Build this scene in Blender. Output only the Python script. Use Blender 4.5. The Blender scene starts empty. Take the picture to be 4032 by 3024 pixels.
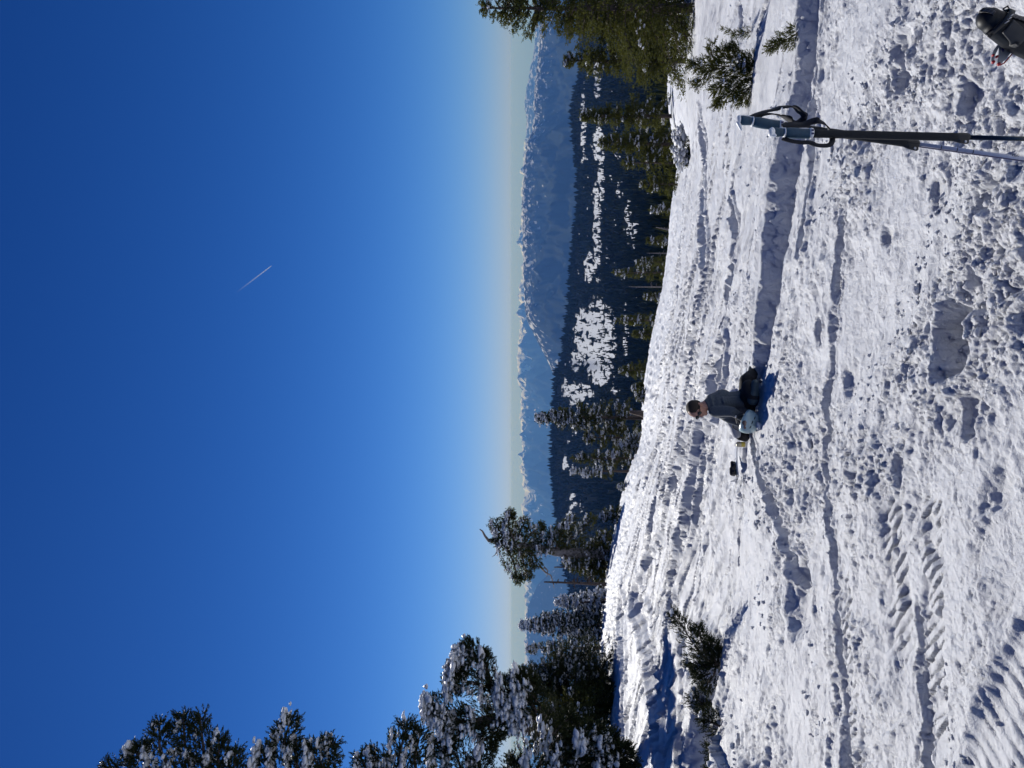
import bpy, math, random
import numpy as np
from mathutils import Vector, Matrix

random.seed(7)
rng = np.random.default_rng(7)
SC = bpy.context.scene
R = math.radians

# ------------------------------------------------------------------ camera
cam_d = bpy.data.cameras.new('camera')
cam_d.lens = 27.04
cam_d.sensor_width = 36
cam_d.clip_start = 0.05
cam_d.clip_end = 90000
cam = bpy.data.objects.new('camera', cam_d)
SC.collection.objects.link(cam)
# phone held upright, picture stored sideways: image left = world up
cam.matrix_world = Matrix(((0, 1, 0, 0), (0, 0, -1, 0), (-1, 0, 0, 0), (0, 0, 0, 1)))
SC.camera = cam

# ------------------------------------------------------------------ light
SUN_AZ = -19.0      # degrees to the left of straight ahead (+Y)
SUN_EL = 34.5
world = bpy.data.worlds.new("World")
SC.world = world
world.use_nodes = True
wt = world.node_tree
wt.nodes.clear()
sky = wt.nodes.new('ShaderNodeTexSky')
sky.sky_type = 'NISHITA'
sky.sun_disc = False
sky.sun_elevation = R(SUN_EL)
sky.sun_rotation = R(SUN_AZ)
sky.altitude = 2200
sky.air_density = 1.0
sky.dust_density = 0.05
sky.ozone_density = 5.0
bg = wt.nodes.new('ShaderNodeBackground')
bg.inputs['Strength'].default_value = 0.10
out = wt.nodes.new('ShaderNodeOutputWorld')
# clear high-altitude air: per-channel response of the whole dome (deeper blue)
sc0 = wt.nodes.new('ShaderNodeSeparateColor')
cc0 = wt.nodes.new('ShaderNodeCombineColor')
wt.links.new(sky.outputs[0], sc0.inputs[0])
for i, (gm, gain) in enumerate(((1.92, 0.72), (1.50, 0.66), (1.25, 0.78))):
    m0 = wt.nodes.new('ShaderNodeMath'); m0.operation = 'MULTIPLY'; m0.inputs[1].default_value = 0.1
    p0 = wt.nodes.new('ShaderNodeMath'); p0.operation = 'POWER'; p0.inputs[1].default_value = gm
    g0 = wt.nodes.new('ShaderNodeMath'); g0.operation = 'MULTIPLY'; g0.inputs[1].default_value = gain * 10
    wt.links.new(sc0.outputs[i], m0.inputs[0]); wt.links.new(m0.outputs[0], p0.inputs[0])
    # soft shoulder so the horizon does not wash out
    k0 = wt.nodes.new('ShaderNodeMath'); k0.operation = 'MULTIPLY_ADD'; k0.inputs[1].default_value = (0.75, 0.42, 0.15)[i]; k0.inputs[2].default_value = 1.0
    d0 = wt.nodes.new('ShaderNodeMath'); d0.operation = 'DIVIDE'
    wt.links.new(p0.outputs[0], k0.inputs[0]); wt.links.new(p0.outputs[0], d0.inputs[0]); wt.links.new(k0.outputs[0], d0.inputs[1])
    wt.links.new(d0.outputs[0], g0.inputs[0]); wt.links.new(g0.outputs[0], cc0.inputs[i])
wt.links.new(cc0.outputs[0], bg.inputs[0])
wt.links.new(bg.outputs[0], out.inputs[0])

sun_d = bpy.data.lights.new('sun', 'SUN')
sun_d.energy = 4.9
sun_d.angle = R(0.53)
sun_d.color = (1.0, 0.965, 0.90)
sun = bpy.data.objects.new('sun', sun_d)
SC.collection.objects.link(sun)
sdir = Vector((math.sin(R(SUN_AZ)) * math.cos(R(SUN_EL)), math.cos(R(SUN_AZ)) * math.cos(R(SUN_EL)), math.sin(R(SUN_EL))))
sun.rotation_euler = sdir.to_track_quat('Z', 'Y').to_euler()

SC.view_settings.view_transform = 'Standard'
SC.view_settings.look = 'None'
SC.view_settings.exposure = 0.0
SC.view_settings.gamma = 1.0
SC.view_settings.use_curve_mapping = False
SC.render.engine = 'CYCLES'
SC.cycles.max_bounces = 6
SC.cycles.transparent_max_bounces = 8
SC.cycles.volume_bounces = 0
SC.cycles.diffuse_bounces = 1

# ------------------------------------------------------------------ helpers
FPX = 1661.0


def tag(o, label=None, cat=None, group=None, kind=None):
    if label: o['label'] = label
    if cat: o['category'] = cat
    if group: o['group'] = group
    if kind: o['kind'] = kind
    return o


def empty(name, loc=(0, 0, 0)):
    o = bpy.data.objects.new(name, None)
    o.empty_display_size = 0.1
    o.location = loc
    SC.collection.objects.link(o)
    return o


def mesh_np(name, V, F, mat=None, parent=None, smooth=False, attrs=None):
    """F: (n,3) or (n,4) int array, or list of such arrays"""
    if not isinstance(F, list): F = [F]
    F = [f for f in F if len(f)]
    me = bpy.data.meshes.new(name)
    V = np.asarray(V, dtype=np.float32)
    me.vertices.add(len(V))
    me.vertices.foreach_set('co', V.ravel())
    nl = sum(f.size for f in F)
    npoly = sum(len(f) for f in F)
    me.loops.add(nl)
    me.loops.foreach_set('vertex_index', np.concatenate([f.ravel() for f in F]).astype(np.int32))
    me.polygons.add(npoly)
    tot = np.concatenate([np.full(len(f), f.shape[1]) for f in F]).astype(np.int32)
    start = np.concatenate([[0], np.cumsum(tot)[:-1]]).astype(np.int32)
    me.polygons.foreach_set('loop_start', start)
    me.polygons.foreach_set('loop_total', tot)
    me.polygons.foreach_set('use_smooth', np.full(npoly, smooth))
    me.update(calc_edges=True)
    me.validate()
    if attrs:
        for k, a in attrs.items():
            at = me.attributes.new(k, 'FLOAT', 'POINT')
            at.data.foreach_set('value', a.astype(np.float32))
    if mat: me.materials.append(mat)
    o = bpy.data.objects.new(name, me)
    SC.collection.objects.link(o)
    if parent is not None: o.parent = parent
    return o


class MB:
    """collects simple pieces into one mesh"""
    def __init__(s): s.V = []; s.T = []; s.Q = []; s.n = 0

    def add(s, V, T=None, Q=None):
        V = np.asarray(V, float)
        s.V.append(V)
        if T is not None and len(T): s.T.append(np.asarray(T) + s.n)
        if Q is not None and len(Q): s.Q.append(np.asarray(Q) + s.n)
        s.n += len(V)

    def tube(s, pts, rad, n=8, cap=True, flat=None):
        pts = np.asarray(pts, float)
        m = len(pts)
        rad = np.ones(m) * rad if np.isscalar(rad) else np.asarray(rad, float)
        tan = np.gradient(pts, axis=0)
        tan /= np.linalg.norm(tan, axis=1)[:, None] + 1e-12
        ref = np.array([0, 0, 1.0])
        if abs(tan[0] @ ref) > 0.9: ref = np.array([0, 1.0, 0])
        V = []
        u = np.cross(tan[0], ref); u /= np.linalg.norm(u)
        a = np.linspace(0, 2 * math.pi, n, endpoint=False)
        for i in range(m):
            u = u - tan[i] * (u @ tan[i]); u /= np.linalg.norm(u) + 1e-12
            w = np.cross(tan[i], u)
            V.append(pts[i] + rad[i] * (np.cos(a)[:, None] * u + np.sin(a)[:, None] * w))
        V = np.concatenate(V)
        i = np.arange(m - 1)[:, None] * n
        j = np.arange(n)[None]
        q = np.stack([i + j, i + (j + 1) % n, i + n + (j + 1) % n, i + n + j], -1).reshape(-1, 4)
        T = []
        if cap:
            V = np.concatenate([V, pts[:1], pts[-1:]])
            c0, c1 = m * n, m * n + 1
            for k in range(n):
                T.append((c0, (k + 1) % n, k))
                T.append((c1, (m - 1) * n + k, (m - 1) * n + (k + 1) % n))
        s.add(V, np.array(T).reshape(-1, 3).astype(int), q)

    def ribbon(s, pts, width, thick, wdir):
        """flat strap: rectangle section, width along wdir"""
        pts = np.asarray(pts, float); m = len(pts)
        tan = np.gradient(pts, axis=0); tan /= np.linalg.norm(tan, axis=1)[:, None] + 1e-9
        wd = np.asarray(wdir, float)
        V = []
        for i in range(m):
            w = wd - tan[i] * (wd @ tan[i]); w /= np.linalg.norm(w) + 1e-9
            nn = np.cross(tan[i], w)
            for a, b in ((-1, -1), (1, -1), (1, 1), (-1, 1)):
                V.append(pts[i] + w * a * width / 2 + nn * b * thick / 2)
        Q = []
        for i in range(m - 1):
            for k in range(4):
                Q.append((i * 4 + k, i * 4 + (k + 1) % 4, i * 4 + 4 + (k + 1) % 4, i * 4 + 4 + k))
        Q.append((3, 2, 1, 0)); Q.append(tuple(4 * (m - 1) + k for k in range(4)))
        s.add(V, None, Q)

    def box(s, c, size, rot=None):
        c = np.asarray(c, float); h = np.asarray(size, float) / 2
        V = np.array([[x, y, z] for x in (-1, 1) for y in (-1, 1) for z in (-1, 1)]) * h
        if rot is not None: V = V @ np.array(rot).T
        s.add(V + c, None, [(0, 1, 3, 2), (4, 6, 7, 5), (0, 4, 5, 1), (2, 3, 7, 6), (0, 2, 6, 4), (1, 5, 7, 3)])

    def ell(s, c, r, rot=None, nu=14, nv=8):
        th = np.linspace(0, math.pi, nv + 1)[1:-1]; ph = np.linspace(0, 2 * math.pi, nu, endpoint=False)
        V = [[0, 0, 1]] + [[math.sin(t) * math.cos(p), math.sin(t) * math.sin(p), math.cos(t)] for t in th for p in ph] + [[0, 0, -1]]
        V = np.array(V) * np.asarray(r, float)
        if rot is not None: V = V @ np.array(rot).T
        T = []; Q = []
        for j in range(nu):
            T.append((0, 1 + j, 1 + (j + 1) % nu))
            b = 1 + (nv - 2) * nu
            T.append((len(V) - 1, b + (j + 1) % nu, b + j))
            for i in range(nv - 2):
                a0 = 1 + i * nu
                Q.append((a0 + j, a0 + nu + j, a0 + nu + (j + 1) % nu, a0 + (j + 1) % nu))
        s.add(V + np.asarray(c, float), T, Q)

    def cap(s, p0, r0, p1, r1, n=12):
        p0 = np.asarray(p0, float); p1 = np.asarray(p1, float)
        s.ell(p0, (r0,) * 3, nu=n); s.ell(p1, (r1,) * 3, nu=n)
        s.tube([p0, p1], [r0, r1], n)

    def build(s, name, mat=None, parent=None, smooth=False):
        F = []
        if s.T: F.append(np.concatenate(s.T))
        if s.Q: F.append(np.concatenate(s.Q))
        return mesh_np(name, np.concatenate(s.V), F, mat, parent, smooth)


def remesh(o, vox, smooth_it=4):
    m = o.modifiers.new('r', 'REMESH'); m.mode = 'VOXEL'; m.voxel_size = vox; m.use_smooth_shade = True
    if smooth_it:
        s = o.modifiers.new('s', 'SMOOTH'); s.factor = 0.5; s.iterations = smooth_it
    return o


def _hash(ix, iy, seed):
    h = (ix * 374761393 + iy * 668265263 + seed * 1442695041) & 0xFFFFFFFF
    h = ((h ^ (h >> 13)) * 1274126177) & 0xFFFFFFFF
    h = ((h ^ (h >> 16)) * 2246822519) & 0xFFFFFFFF
    return ((h ^ (h >> 15)) & 0xFFFFFF) / float(0x1000000)


def perlin(x, y, seed=0):
    ix = np.floor(x).astype(np.int64); iy = np.floor(y).astype(np.int64)
    fx = x - ix; fy = y - iy
    u = fx * fx * fx * (fx * (fx * 6 - 15) + 10); v = fy * fy * fy * (fy * (fy * 6 - 15) + 10)

    def g(i, j):
        a = _hash(ix + i, iy + j, seed) * 2 * math.pi
        return np.cos(a) * (fx - i) + np.sin(a) * (fy - j)
    return ((g(0, 0) * (1 - u) + g(1, 0) * u) * (1 - v) + (g(0, 1) * (1 - u) + g(1, 1) * u) * v) * 1.5


def fbm(x, y, seed=0, octs=4, gain=0.5):
    s = 0; a = 1; t = 0
    for k in range(octs):
        s = s + a * perlin(x * 2 ** k, y * 2 ** k, seed + k * 17); t += a; a *= gain
    return s / t


def ridged(x, y, seed=0, octs=4):
    s = 0; a = 1; t = 0
    for k in range(octs):
        s = s + a * (1 - np.abs(perlin(x * 2 ** k, y * 2 ** k, seed + k * 13)) * 2); t += a; a *= 0.5
    return s / t


def domes(x, y, cell, seed, presence, flat=0.5):
    """irregular lumps; returns height in units of cell"""
    X = x / cell; Y = y / cell
    ix = np.floor(X).astype(np.int64); iy = np.floor(Y).astype(np.int64)
    best = np.zeros_like(X)
    for i in (-1, 0, 1):
        for j in (-1, 0, 1):
            jx = ix + i; jy = iy + j
            r0 = _hash(jx, jy, seed); r1 = _hash(jx, jy, seed + 5); r2 = _hash(jx, jy, seed + 9); r3 = _hash(jx, jy, seed + 12)
            cx = jx + 0.15 + 0.7 * r0; cy = jy + 0.15 + 0.7 * r1
            rr = 0.22 + 0.42 * r2 * r2
            an = r3 * 6.283; e = 0.65 + 0.35 * r1
            dx = X - cx; dy = Y - cy
            px = dx * np.cos(an) + dy * np.sin(an); py = (-dx * np.sin(an) + dy * np.cos(an)) / e
            d = (px * px + py * py) / (rr * rr)
            # faceted tilt: each lump leans its own way
            tilt = 1 + 0.5 * (px * (r1 - 0.5) + py * (r0 - 0.5)) / rr
            h = rr * np.maximum(0, 1 - d) ** 0.85 * tilt * (_hash(jx, jy, seed + 21) < presence)
            best = np.maximum(best, h)
    return best


# ------------------------------------------------------------------ materials
def mat(name, col, rough=0.6, var=0.0, scale=20, metal=0, spec=0.5, bump=0, col2=None, coat=0, sheen=0):
    m = bpy.data.materials.new(name); m.use_nodes = True
    nt = m.node_tree; b = nt.nodes['Principled BSDF']
    b.inputs['Base Color'].default_value = (*col, 1); b.inputs['Roughness'].default_value = rough
    b.inputs['Metallic'].default_value = metal; b.inputs['Specular IOR Level'].default_value = spec
    b.inputs['Coat Weight'].default_value = coat; b.inputs['Sheen Weight'].default_value = sheen
    tc = nt.nodes.new('ShaderNodeTexCoord')
    nz = nt.nodes.new('ShaderNodeTexNoise'); nz.inputs['Scale'].default_value = scale; nz.inputs['Detail'].default_value = 5
    nt.links.new(tc.outputs['Object'], nz.inputs['Vector'])
    if var or col2:
        cr = nt.nodes.new('ShaderNodeValToRGB')
        c2 = col2 or tuple(c * (1 - var) for c in col); c1 = col if col2 else tuple(min(1, c * (1 + var)) for c in col)
        cr.color_ramp.elements[0].position = 0.35; cr.color_ramp.elements[1].position = 0.65
        cr.color_ramp.elements[0].color = (*c2, 1); cr.color_ramp.elements[1].color = (*c1, 1)
        nt.links.new(nz.outputs['Fac'], cr.inputs[0]); nt.links.new(cr.outputs[0], b.inputs['Base Color'])
    if bump:
        bp = nt.nodes.new('ShaderNodeBump'); bp.inputs['Strength'].default_value = 1; bp.inputs['Distance'].default_value = bump
        nt.links.new(nz.outputs['Fac'], bp.inputs['Height']); nt.links.new(bp.outputs[0], b.inputs['Normal'])
    return m


def snow_mat(name, bump1=0.022, sc1=45, bump2=0.004, sc2=220, rough=0.55, col=(0.69, 0.71, 0.755), sss=0.012):
    m = bpy.data.materials.new(name); m.use_nodes = True
    nt = m.node_tree; b = nt.nodes['Principled BSDF']; L = nt.links
    b.inputs['Base Color'].default_value = (*col, 1); b.inputs['Roughness'].default_value = rough
    b.inputs['Specular IOR Level'].default_value = 0.5
    b.inputs['Subsurface Weight'].default_value = 1.0
    b.inputs['Subsurface Radius'].default_value = (1.0, 0.95, 0.9)
    b.inputs['Subsurface Scale'].default_value = sss
    tc = nt.nodes.new('ShaderNodeTexCoord')
    n1 = nt.nodes.new('ShaderNodeTexNoise'); n1.inputs['Scale'].default_value = sc1; n1.inputs['Detail'].default_value = 6; n1.inputs['Roughness'].default_value = 0.65
    n2 = nt.nodes.new('ShaderNodeTexVoronoi'); n2.inputs['Scale'].default_value = sc2
    L.new(tc.outputs['Object'], n1.inputs[0]); L.new(tc.outputs['Object'], n2.inputs[0])
    b1 = nt.nodes.new('ShaderNodeBump'); b1.inputs['Distance'].default_value = bump1; b1.inputs['Strength'].default_value = 1
    b2 = nt.nodes.new('ShaderNodeBump'); b2.inputs['Distance'].default_value = bump2; b2.inputs['Strength'].default_value = 1
    L.new(n1.outputs[0], b1.inputs['Height']); L.new(n2.outputs[0], b2.inputs['Height'])
    L.new(b1.outputs[0], b2.inputs['Normal']); L.new(b2.outputs[0], b.inputs['Normal'])
    # icy / matt patches
    n3 = nt.nodes.new('ShaderNodeTexNoise'); n3.inputs['Scale'].default_value = 3; n3.inputs['Detail'].default_value = 4
    L.new(tc.outputs['Object'], n3.inputs[0])
    mr = nt.nodes.new('ShaderNodeMapRange'); mr.inputs[1].default_value = 0.35; mr.inputs[2].default_value = 0.65
    mr.inputs[3].default_value = rough - 0.18; mr.inputs[4].default_value = rough + 0.2
    L.new(n3.outputs[0], mr.inputs[0]); L.new(mr.outputs[0], b.inputs['Roughness'])
    return m


M_SNOW = snow_mat('snow_ground')
M_TSNOW = snow_mat('snow_on_trees', 0.02, 12, 0.004, 60)
def leaf_mat(name, c1, c2, tc1, sc, tw=.42):
    m = mat(name, c1, .6, scale=sc, col2=c2, spec=.08)
    nt = m.node_tree; b = nt.nodes['Principled BSDF']; o = nt.nodes['Material Output']
    t = nt.nodes.new('ShaderNodeBsdfTranslucent'); t.inputs[0].default_value = (*tc1, 1)
    x = nt.nodes.new('ShaderNodeMixShader'); x.inputs[0].default_value = tw
    nt.links.new(b.outputs[0], x.inputs[1]); nt.links.new(t.outputs[0], x.inputs[2]); nt.links.new(x.outputs[0], o.inputs[0])
    return m


M_GREEN = leaf_mat('needles_sunlit_tone', (0.080, 0.090, 0.026), (0.038, 0.050, 0.020), (0.095, 0.098, 0.018), 1.6, .38)  # brighter copy of the needles, sunlight worked into the colour
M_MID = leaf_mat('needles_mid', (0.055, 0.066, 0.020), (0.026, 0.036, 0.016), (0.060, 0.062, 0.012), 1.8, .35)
M_DARK = leaf_mat('needles_shade_tone', (0.032, 0.042, 0.016), (0.016, 0.024, 0.014), (0.022, 0.026, 0.008), 2.0, .25)  # darker copy for backlit trees, their shade put into the needle colour
M_BARK = mat('bark', (0.13, 0.095, 0.075), 0.85, scale=14, bump=0.03, col2=(0.06, 0.045, 0.04))
M_DEAD = mat('weathered_wood', (0.30, 0.27, 0.25), 0.8, scale=9, bump=0.02, col2=(0.14, 0.12, 0.11))

# ------------------------------------------------------------------ ground
SKYL = np.array([(0, 1440), (160, 1443), (259, 1447), (314, 1462), (363, 1466), (431, 1456), (518, 1447), (592, 1439), (682, 1424), (756, 1406),
                 (830, 1394), (875, 1389), (921, 1388), (954, 1386), (1007, 1362), (1061, 1346), (1136, 1332), (1180, 1324), (1269, 1310), (1385, 1298),
                 (1468, 1300), (1557, 1292), (1659, 1287)], float)
YE = np.array([(-200, 75), (0, 75), (300, 75), (600, 70), (900, 66), (1200, 52), (1400, 42), (1659, 38), (1900, 38)], float)
HC = 1.7


_ax = np.arange(-400, 2100, 4.0)
_k = np.exp(-(np.arange(-30, 31) * 4 / 28.0) ** 2); _k /= _k.sum()
SKYT = np.convolve(np.interp(np.clip(_ax, 0, 1659), SKYL[:, 0], SKYL[:, 1]), _k, 'same')
YET = np.convolve(np.interp(_ax, YE[:, 0], YE[:, 1]), _k, 'same')
SKYT[:32] = SKYT[32]; SKYT[-32:] = SKYT[-33]; YET[:32] = YET[32]; YET[-32:] = YET[-33]


_k2 = np.exp(-(np.arange(-240, 241) * 4 / 420.0) ** 2); _k2 /= _k2.sum()
_axw = np.arange(-400 - 1200, 2100 + 1200, 4.0)
_tw = np.interp(_axw, [-1600, 0, 1659, 3300], [1478, 1478, 1300, 1300])
SKYN = np.convolve(_tw, _k2, 'same')


def coefs(x, y):
    th = np.arctan2(x, y)
    tc = np.clip(th, -0.62, 0.62)
    iy = 829.5 - np.tan(tc) * FPX
    tf = (np.interp(iy, _ax, SKYT) - 1106) / FPX
    tn = (np.interp(iy, _axw, SKYN) - 1106) / FPX
    r = np.hypot(x, y)
    w = np.clip((r - 13) / 25, 0, 1); w = w * w * (3 - 2 * w)
    t = tn * (1 - w) + tf * w
    ye = np.interp(iy, _ax, YET)
    yn = 62.0
    k = np.cos(tc)
    C = HC * k * k * ((1 - w) / yn ** 2 + w / ye ** 2)
    S = (t - 2 * HC * ((1 - w) / yn + w / ye)) * k
    ex = np.clip((np.abs(th) - 0.62) / (math.pi - 0.62), 0, 1)
    ex = ex * ex * (3 - 2 * ex)
    S = S * (1 - ex) + 0.0 * ex
    return S, C


def zbase(x, y):
    r = np.hypot(x, y)
    S, C = coefs(x, y)
    return -HC - S * r - C * r * r


def g(v, py):
    """ground point (x, y) seen at display pixel (v down, py across)"""
    a = (829.5 - py) / FPX
    T = (v - 1106) / FPX
    Y = np.geomspace(1.2, 60, 500)
    F = -zbase(a * Y, Y) / Y - T
    i = np.where(F <= 0)[0]
    if len(i) == 0: i = [int(np.argmin(F))]
    i = max(1, i[0])
    f0, f1 = F[i - 1], F[i]
    t = f0 / (f0 - f1) if f0 != f1 else 0
    y = Y[i - 1] + (Y[i] - Y[i - 1]) * min(1, max(0, t))
    return np.array([a * y, y])


def gp(pts): return np.array([g(v, p) for v, p in pts])


def pdist(x, y, P, W=None):
    """distance to polyline, plus interpolated weights and signed side"""
    best = np.full(x.shape, 1e9); wv = [np.zeros(x.shape) for _ in (W or [])]; side = np.zeros(x.shape)
    for i in range(len(P) - 1):
        a = P[i]; d = P[i + 1] - a; L2 = d @ d + 1e-9
        t = np.clip(((x - a[0]) * d[0] + (y - a[1]) * d[1]) / L2, 0, 1)
        ex = x - a[0] - t * d[0]; ey = y - a[1] - t * d[1]
        dd = np.hypot(ex, ey); m = dd < best
        best = np.where(m, dd, best)
        side = np.where(m, np.sign(ex * d[1] - ey * d[0]), side)
        for k, w in enumerate(W or []):
            wv[k] = np.where(m, w[i] * (1 - t) + w[i + 1] * t, wv[k])
    return best, wv, side


# ski / snowboard tracks: (points in the picture, half width m, depth m)
TRK = [
    ([(1476, 300), (1476, 439), (1476, 488), (1472, 591), (1465, 652), (1451, 735), (1436, 796), (1413, 849)], .26, .16),
    ([(1512, 250), (1518, 439), (1518, 496), (1527, 564), (1516, 629), (1504, 705), (1485, 781), (1470, 838), (1447, 895), (1417, 971), (1394, 1042)], .26, .22),
    ([(1590, 400), (1590, 439), (1596, 496), (1588, 560), (1584, 620)], .16, .16),
    ([(1575, 640), (1569, 690), (1550, 762), (1523, 819), (1504, 868), (1485, 933), (1459, 997), (1440, 1060)], .17, .16),
    ([(1560, 780), (1546, 857), (1531, 914), (1516, 971), (1504, 1042), (1490, 1128), (1477, 1193), (1455, 1266), (1446, 1322)], .42, .30),
    ([(1545, 930), (1530, 990), (1516, 1060), (1505, 1120)], .14, .12),
    ([(1429, 1042), (1412, 1128), (1399, 1193), (1386, 1257), (1369, 1317)], .34, .22),
    ([(1475, 1000), (1459, 1042), (1434, 1150), (1391, 1227)], .24, .18),
    ([(1378, 1042), (1361, 1107), (1343, 1171)], .4, .25),
    ([(1361, 1042), (1339, 1128)], .4, .22),
    ([(1597, 1042), (1592, 1107), (1588, 1214)], .05, .07),
    ([(1632, 935), (1640, 1000), (1648, 1042), (1674, 1128), (1696, 1193), (1717, 1244)], .09, .08),
    ([(1846, 439), (1827, 591), (1820, 705), (1808, 819), (1797, 914), (1787, 1000), (1794, 1120), (1807, 1257), (1816, 1429), (1825, 1558), (1830, 1700)], .075, .055),
    ([(1992, 1343), (2000, 1500), (2015, 1600), (2020, 1700)], .05, .045),
    ([(1640, 60), (1655, 0), (1670, -80)], .10, .10),
    ([(1700, 120), (1670, 300), (1640, 480), (1625, 640)], .03, .03),
    ([(1560, 350), (1585, 200), (1600, 80), (1600, -50)], .12, .08),
    ([(1370, 1280), (1395, 1380), (1410, 1480), (1420, 1580), (1425, 1680)], .5, .25),
    ([(1340, 1300), (1350, 1420), (1352, 1520), (1350, 1650)], .6, .28),
    ([(1470, 1400), (1468, 1500), (1462, 1600), (1460, 1700)], .3, .14),
    ([(1706, 760), (1690, 790), (1672, 850)], .06, .05),
]
TRKW = [(gp(p), w * .85, d * (.85 if min(a[0] for a in p) < 1500 else .8)) for p, w, d in TRK]
BANDP = [(1738, -90), (1733, 0), (1728, 150), (1716, 250), (1700, 350), (1686, 450), (1672, 560), (1660, 650), (1648, 740), (1638, 815)]
BAND = gp(BANDP)
BAND_W = [.22, .22, .22, .27, .31, .32, .28, .22, .15, .10]
BAND_D = [.18, .18, .20, .26, .31, .31, .28, .24, .18, .10]
BAND2 = gp([(1786, -80), (1776, 0), (1768, 120), (1762, 250), (1758, 400), (1750, 520)])
GUL = gp([(1556, 1425), (1545, 1480), (1540, 1540), (1536, 1600), (1532, 1760)])
GUL_W = [.25, .55, .7, .75, .8]; GUL_D = [.1, .5, .75, .8, .8]
HOLES = [(2075, 735, .16, .13), (2070, 700, .10, .10), (2122, 628, .10, .08), (1722, 1290, .28, .16), (1933, 515, .07, .06), (1827, 617, .06, .05),
         (1968, 110, .12, .09), (1968, 170, .10, .09), (2120, 190, .09, .08), (1995, 720, .08, .06), (2150, 420, .09, .07), (2165, 1050, .10, .06),
         (2040, 420, .07, .05), (1890, 300, .09, .05), (1960, 1010, .08, .05), (2110, 900, .09, .06), (1850, 820, .10, .06), (1780, 720, .12, .07)]
HOLESW = [(g(v, p), r, d * (.9 if i_ == 0 else .55)) for i_, (v, p, r, d) in enumerate(HOLES)]
LINE_D = g(1446, 1322) - g(1546, 857)
LINE_D = LINE_D / np.linalg.norm(LINE_D)
_d = BAND[5] - BAND[4]
BAND_FAR = float(np.sign(0 * _d[1] - 1.0 * _d[0]))      # sign of 'side' on the far side of the bank
STRIPS = [((1936, 1090), (1952, 1400), .13, .075, .55), ((2022, 1090), (2033, 1590), .115, .07, .6), ((1833, 1260), (1840, 1600), .075, .07, .5)]
C_A = g(2086, 1659); C_B = g(2212, 1335)
C_R0 = g(2126, 1429); C_R1 = g(2170, 1507)


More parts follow.
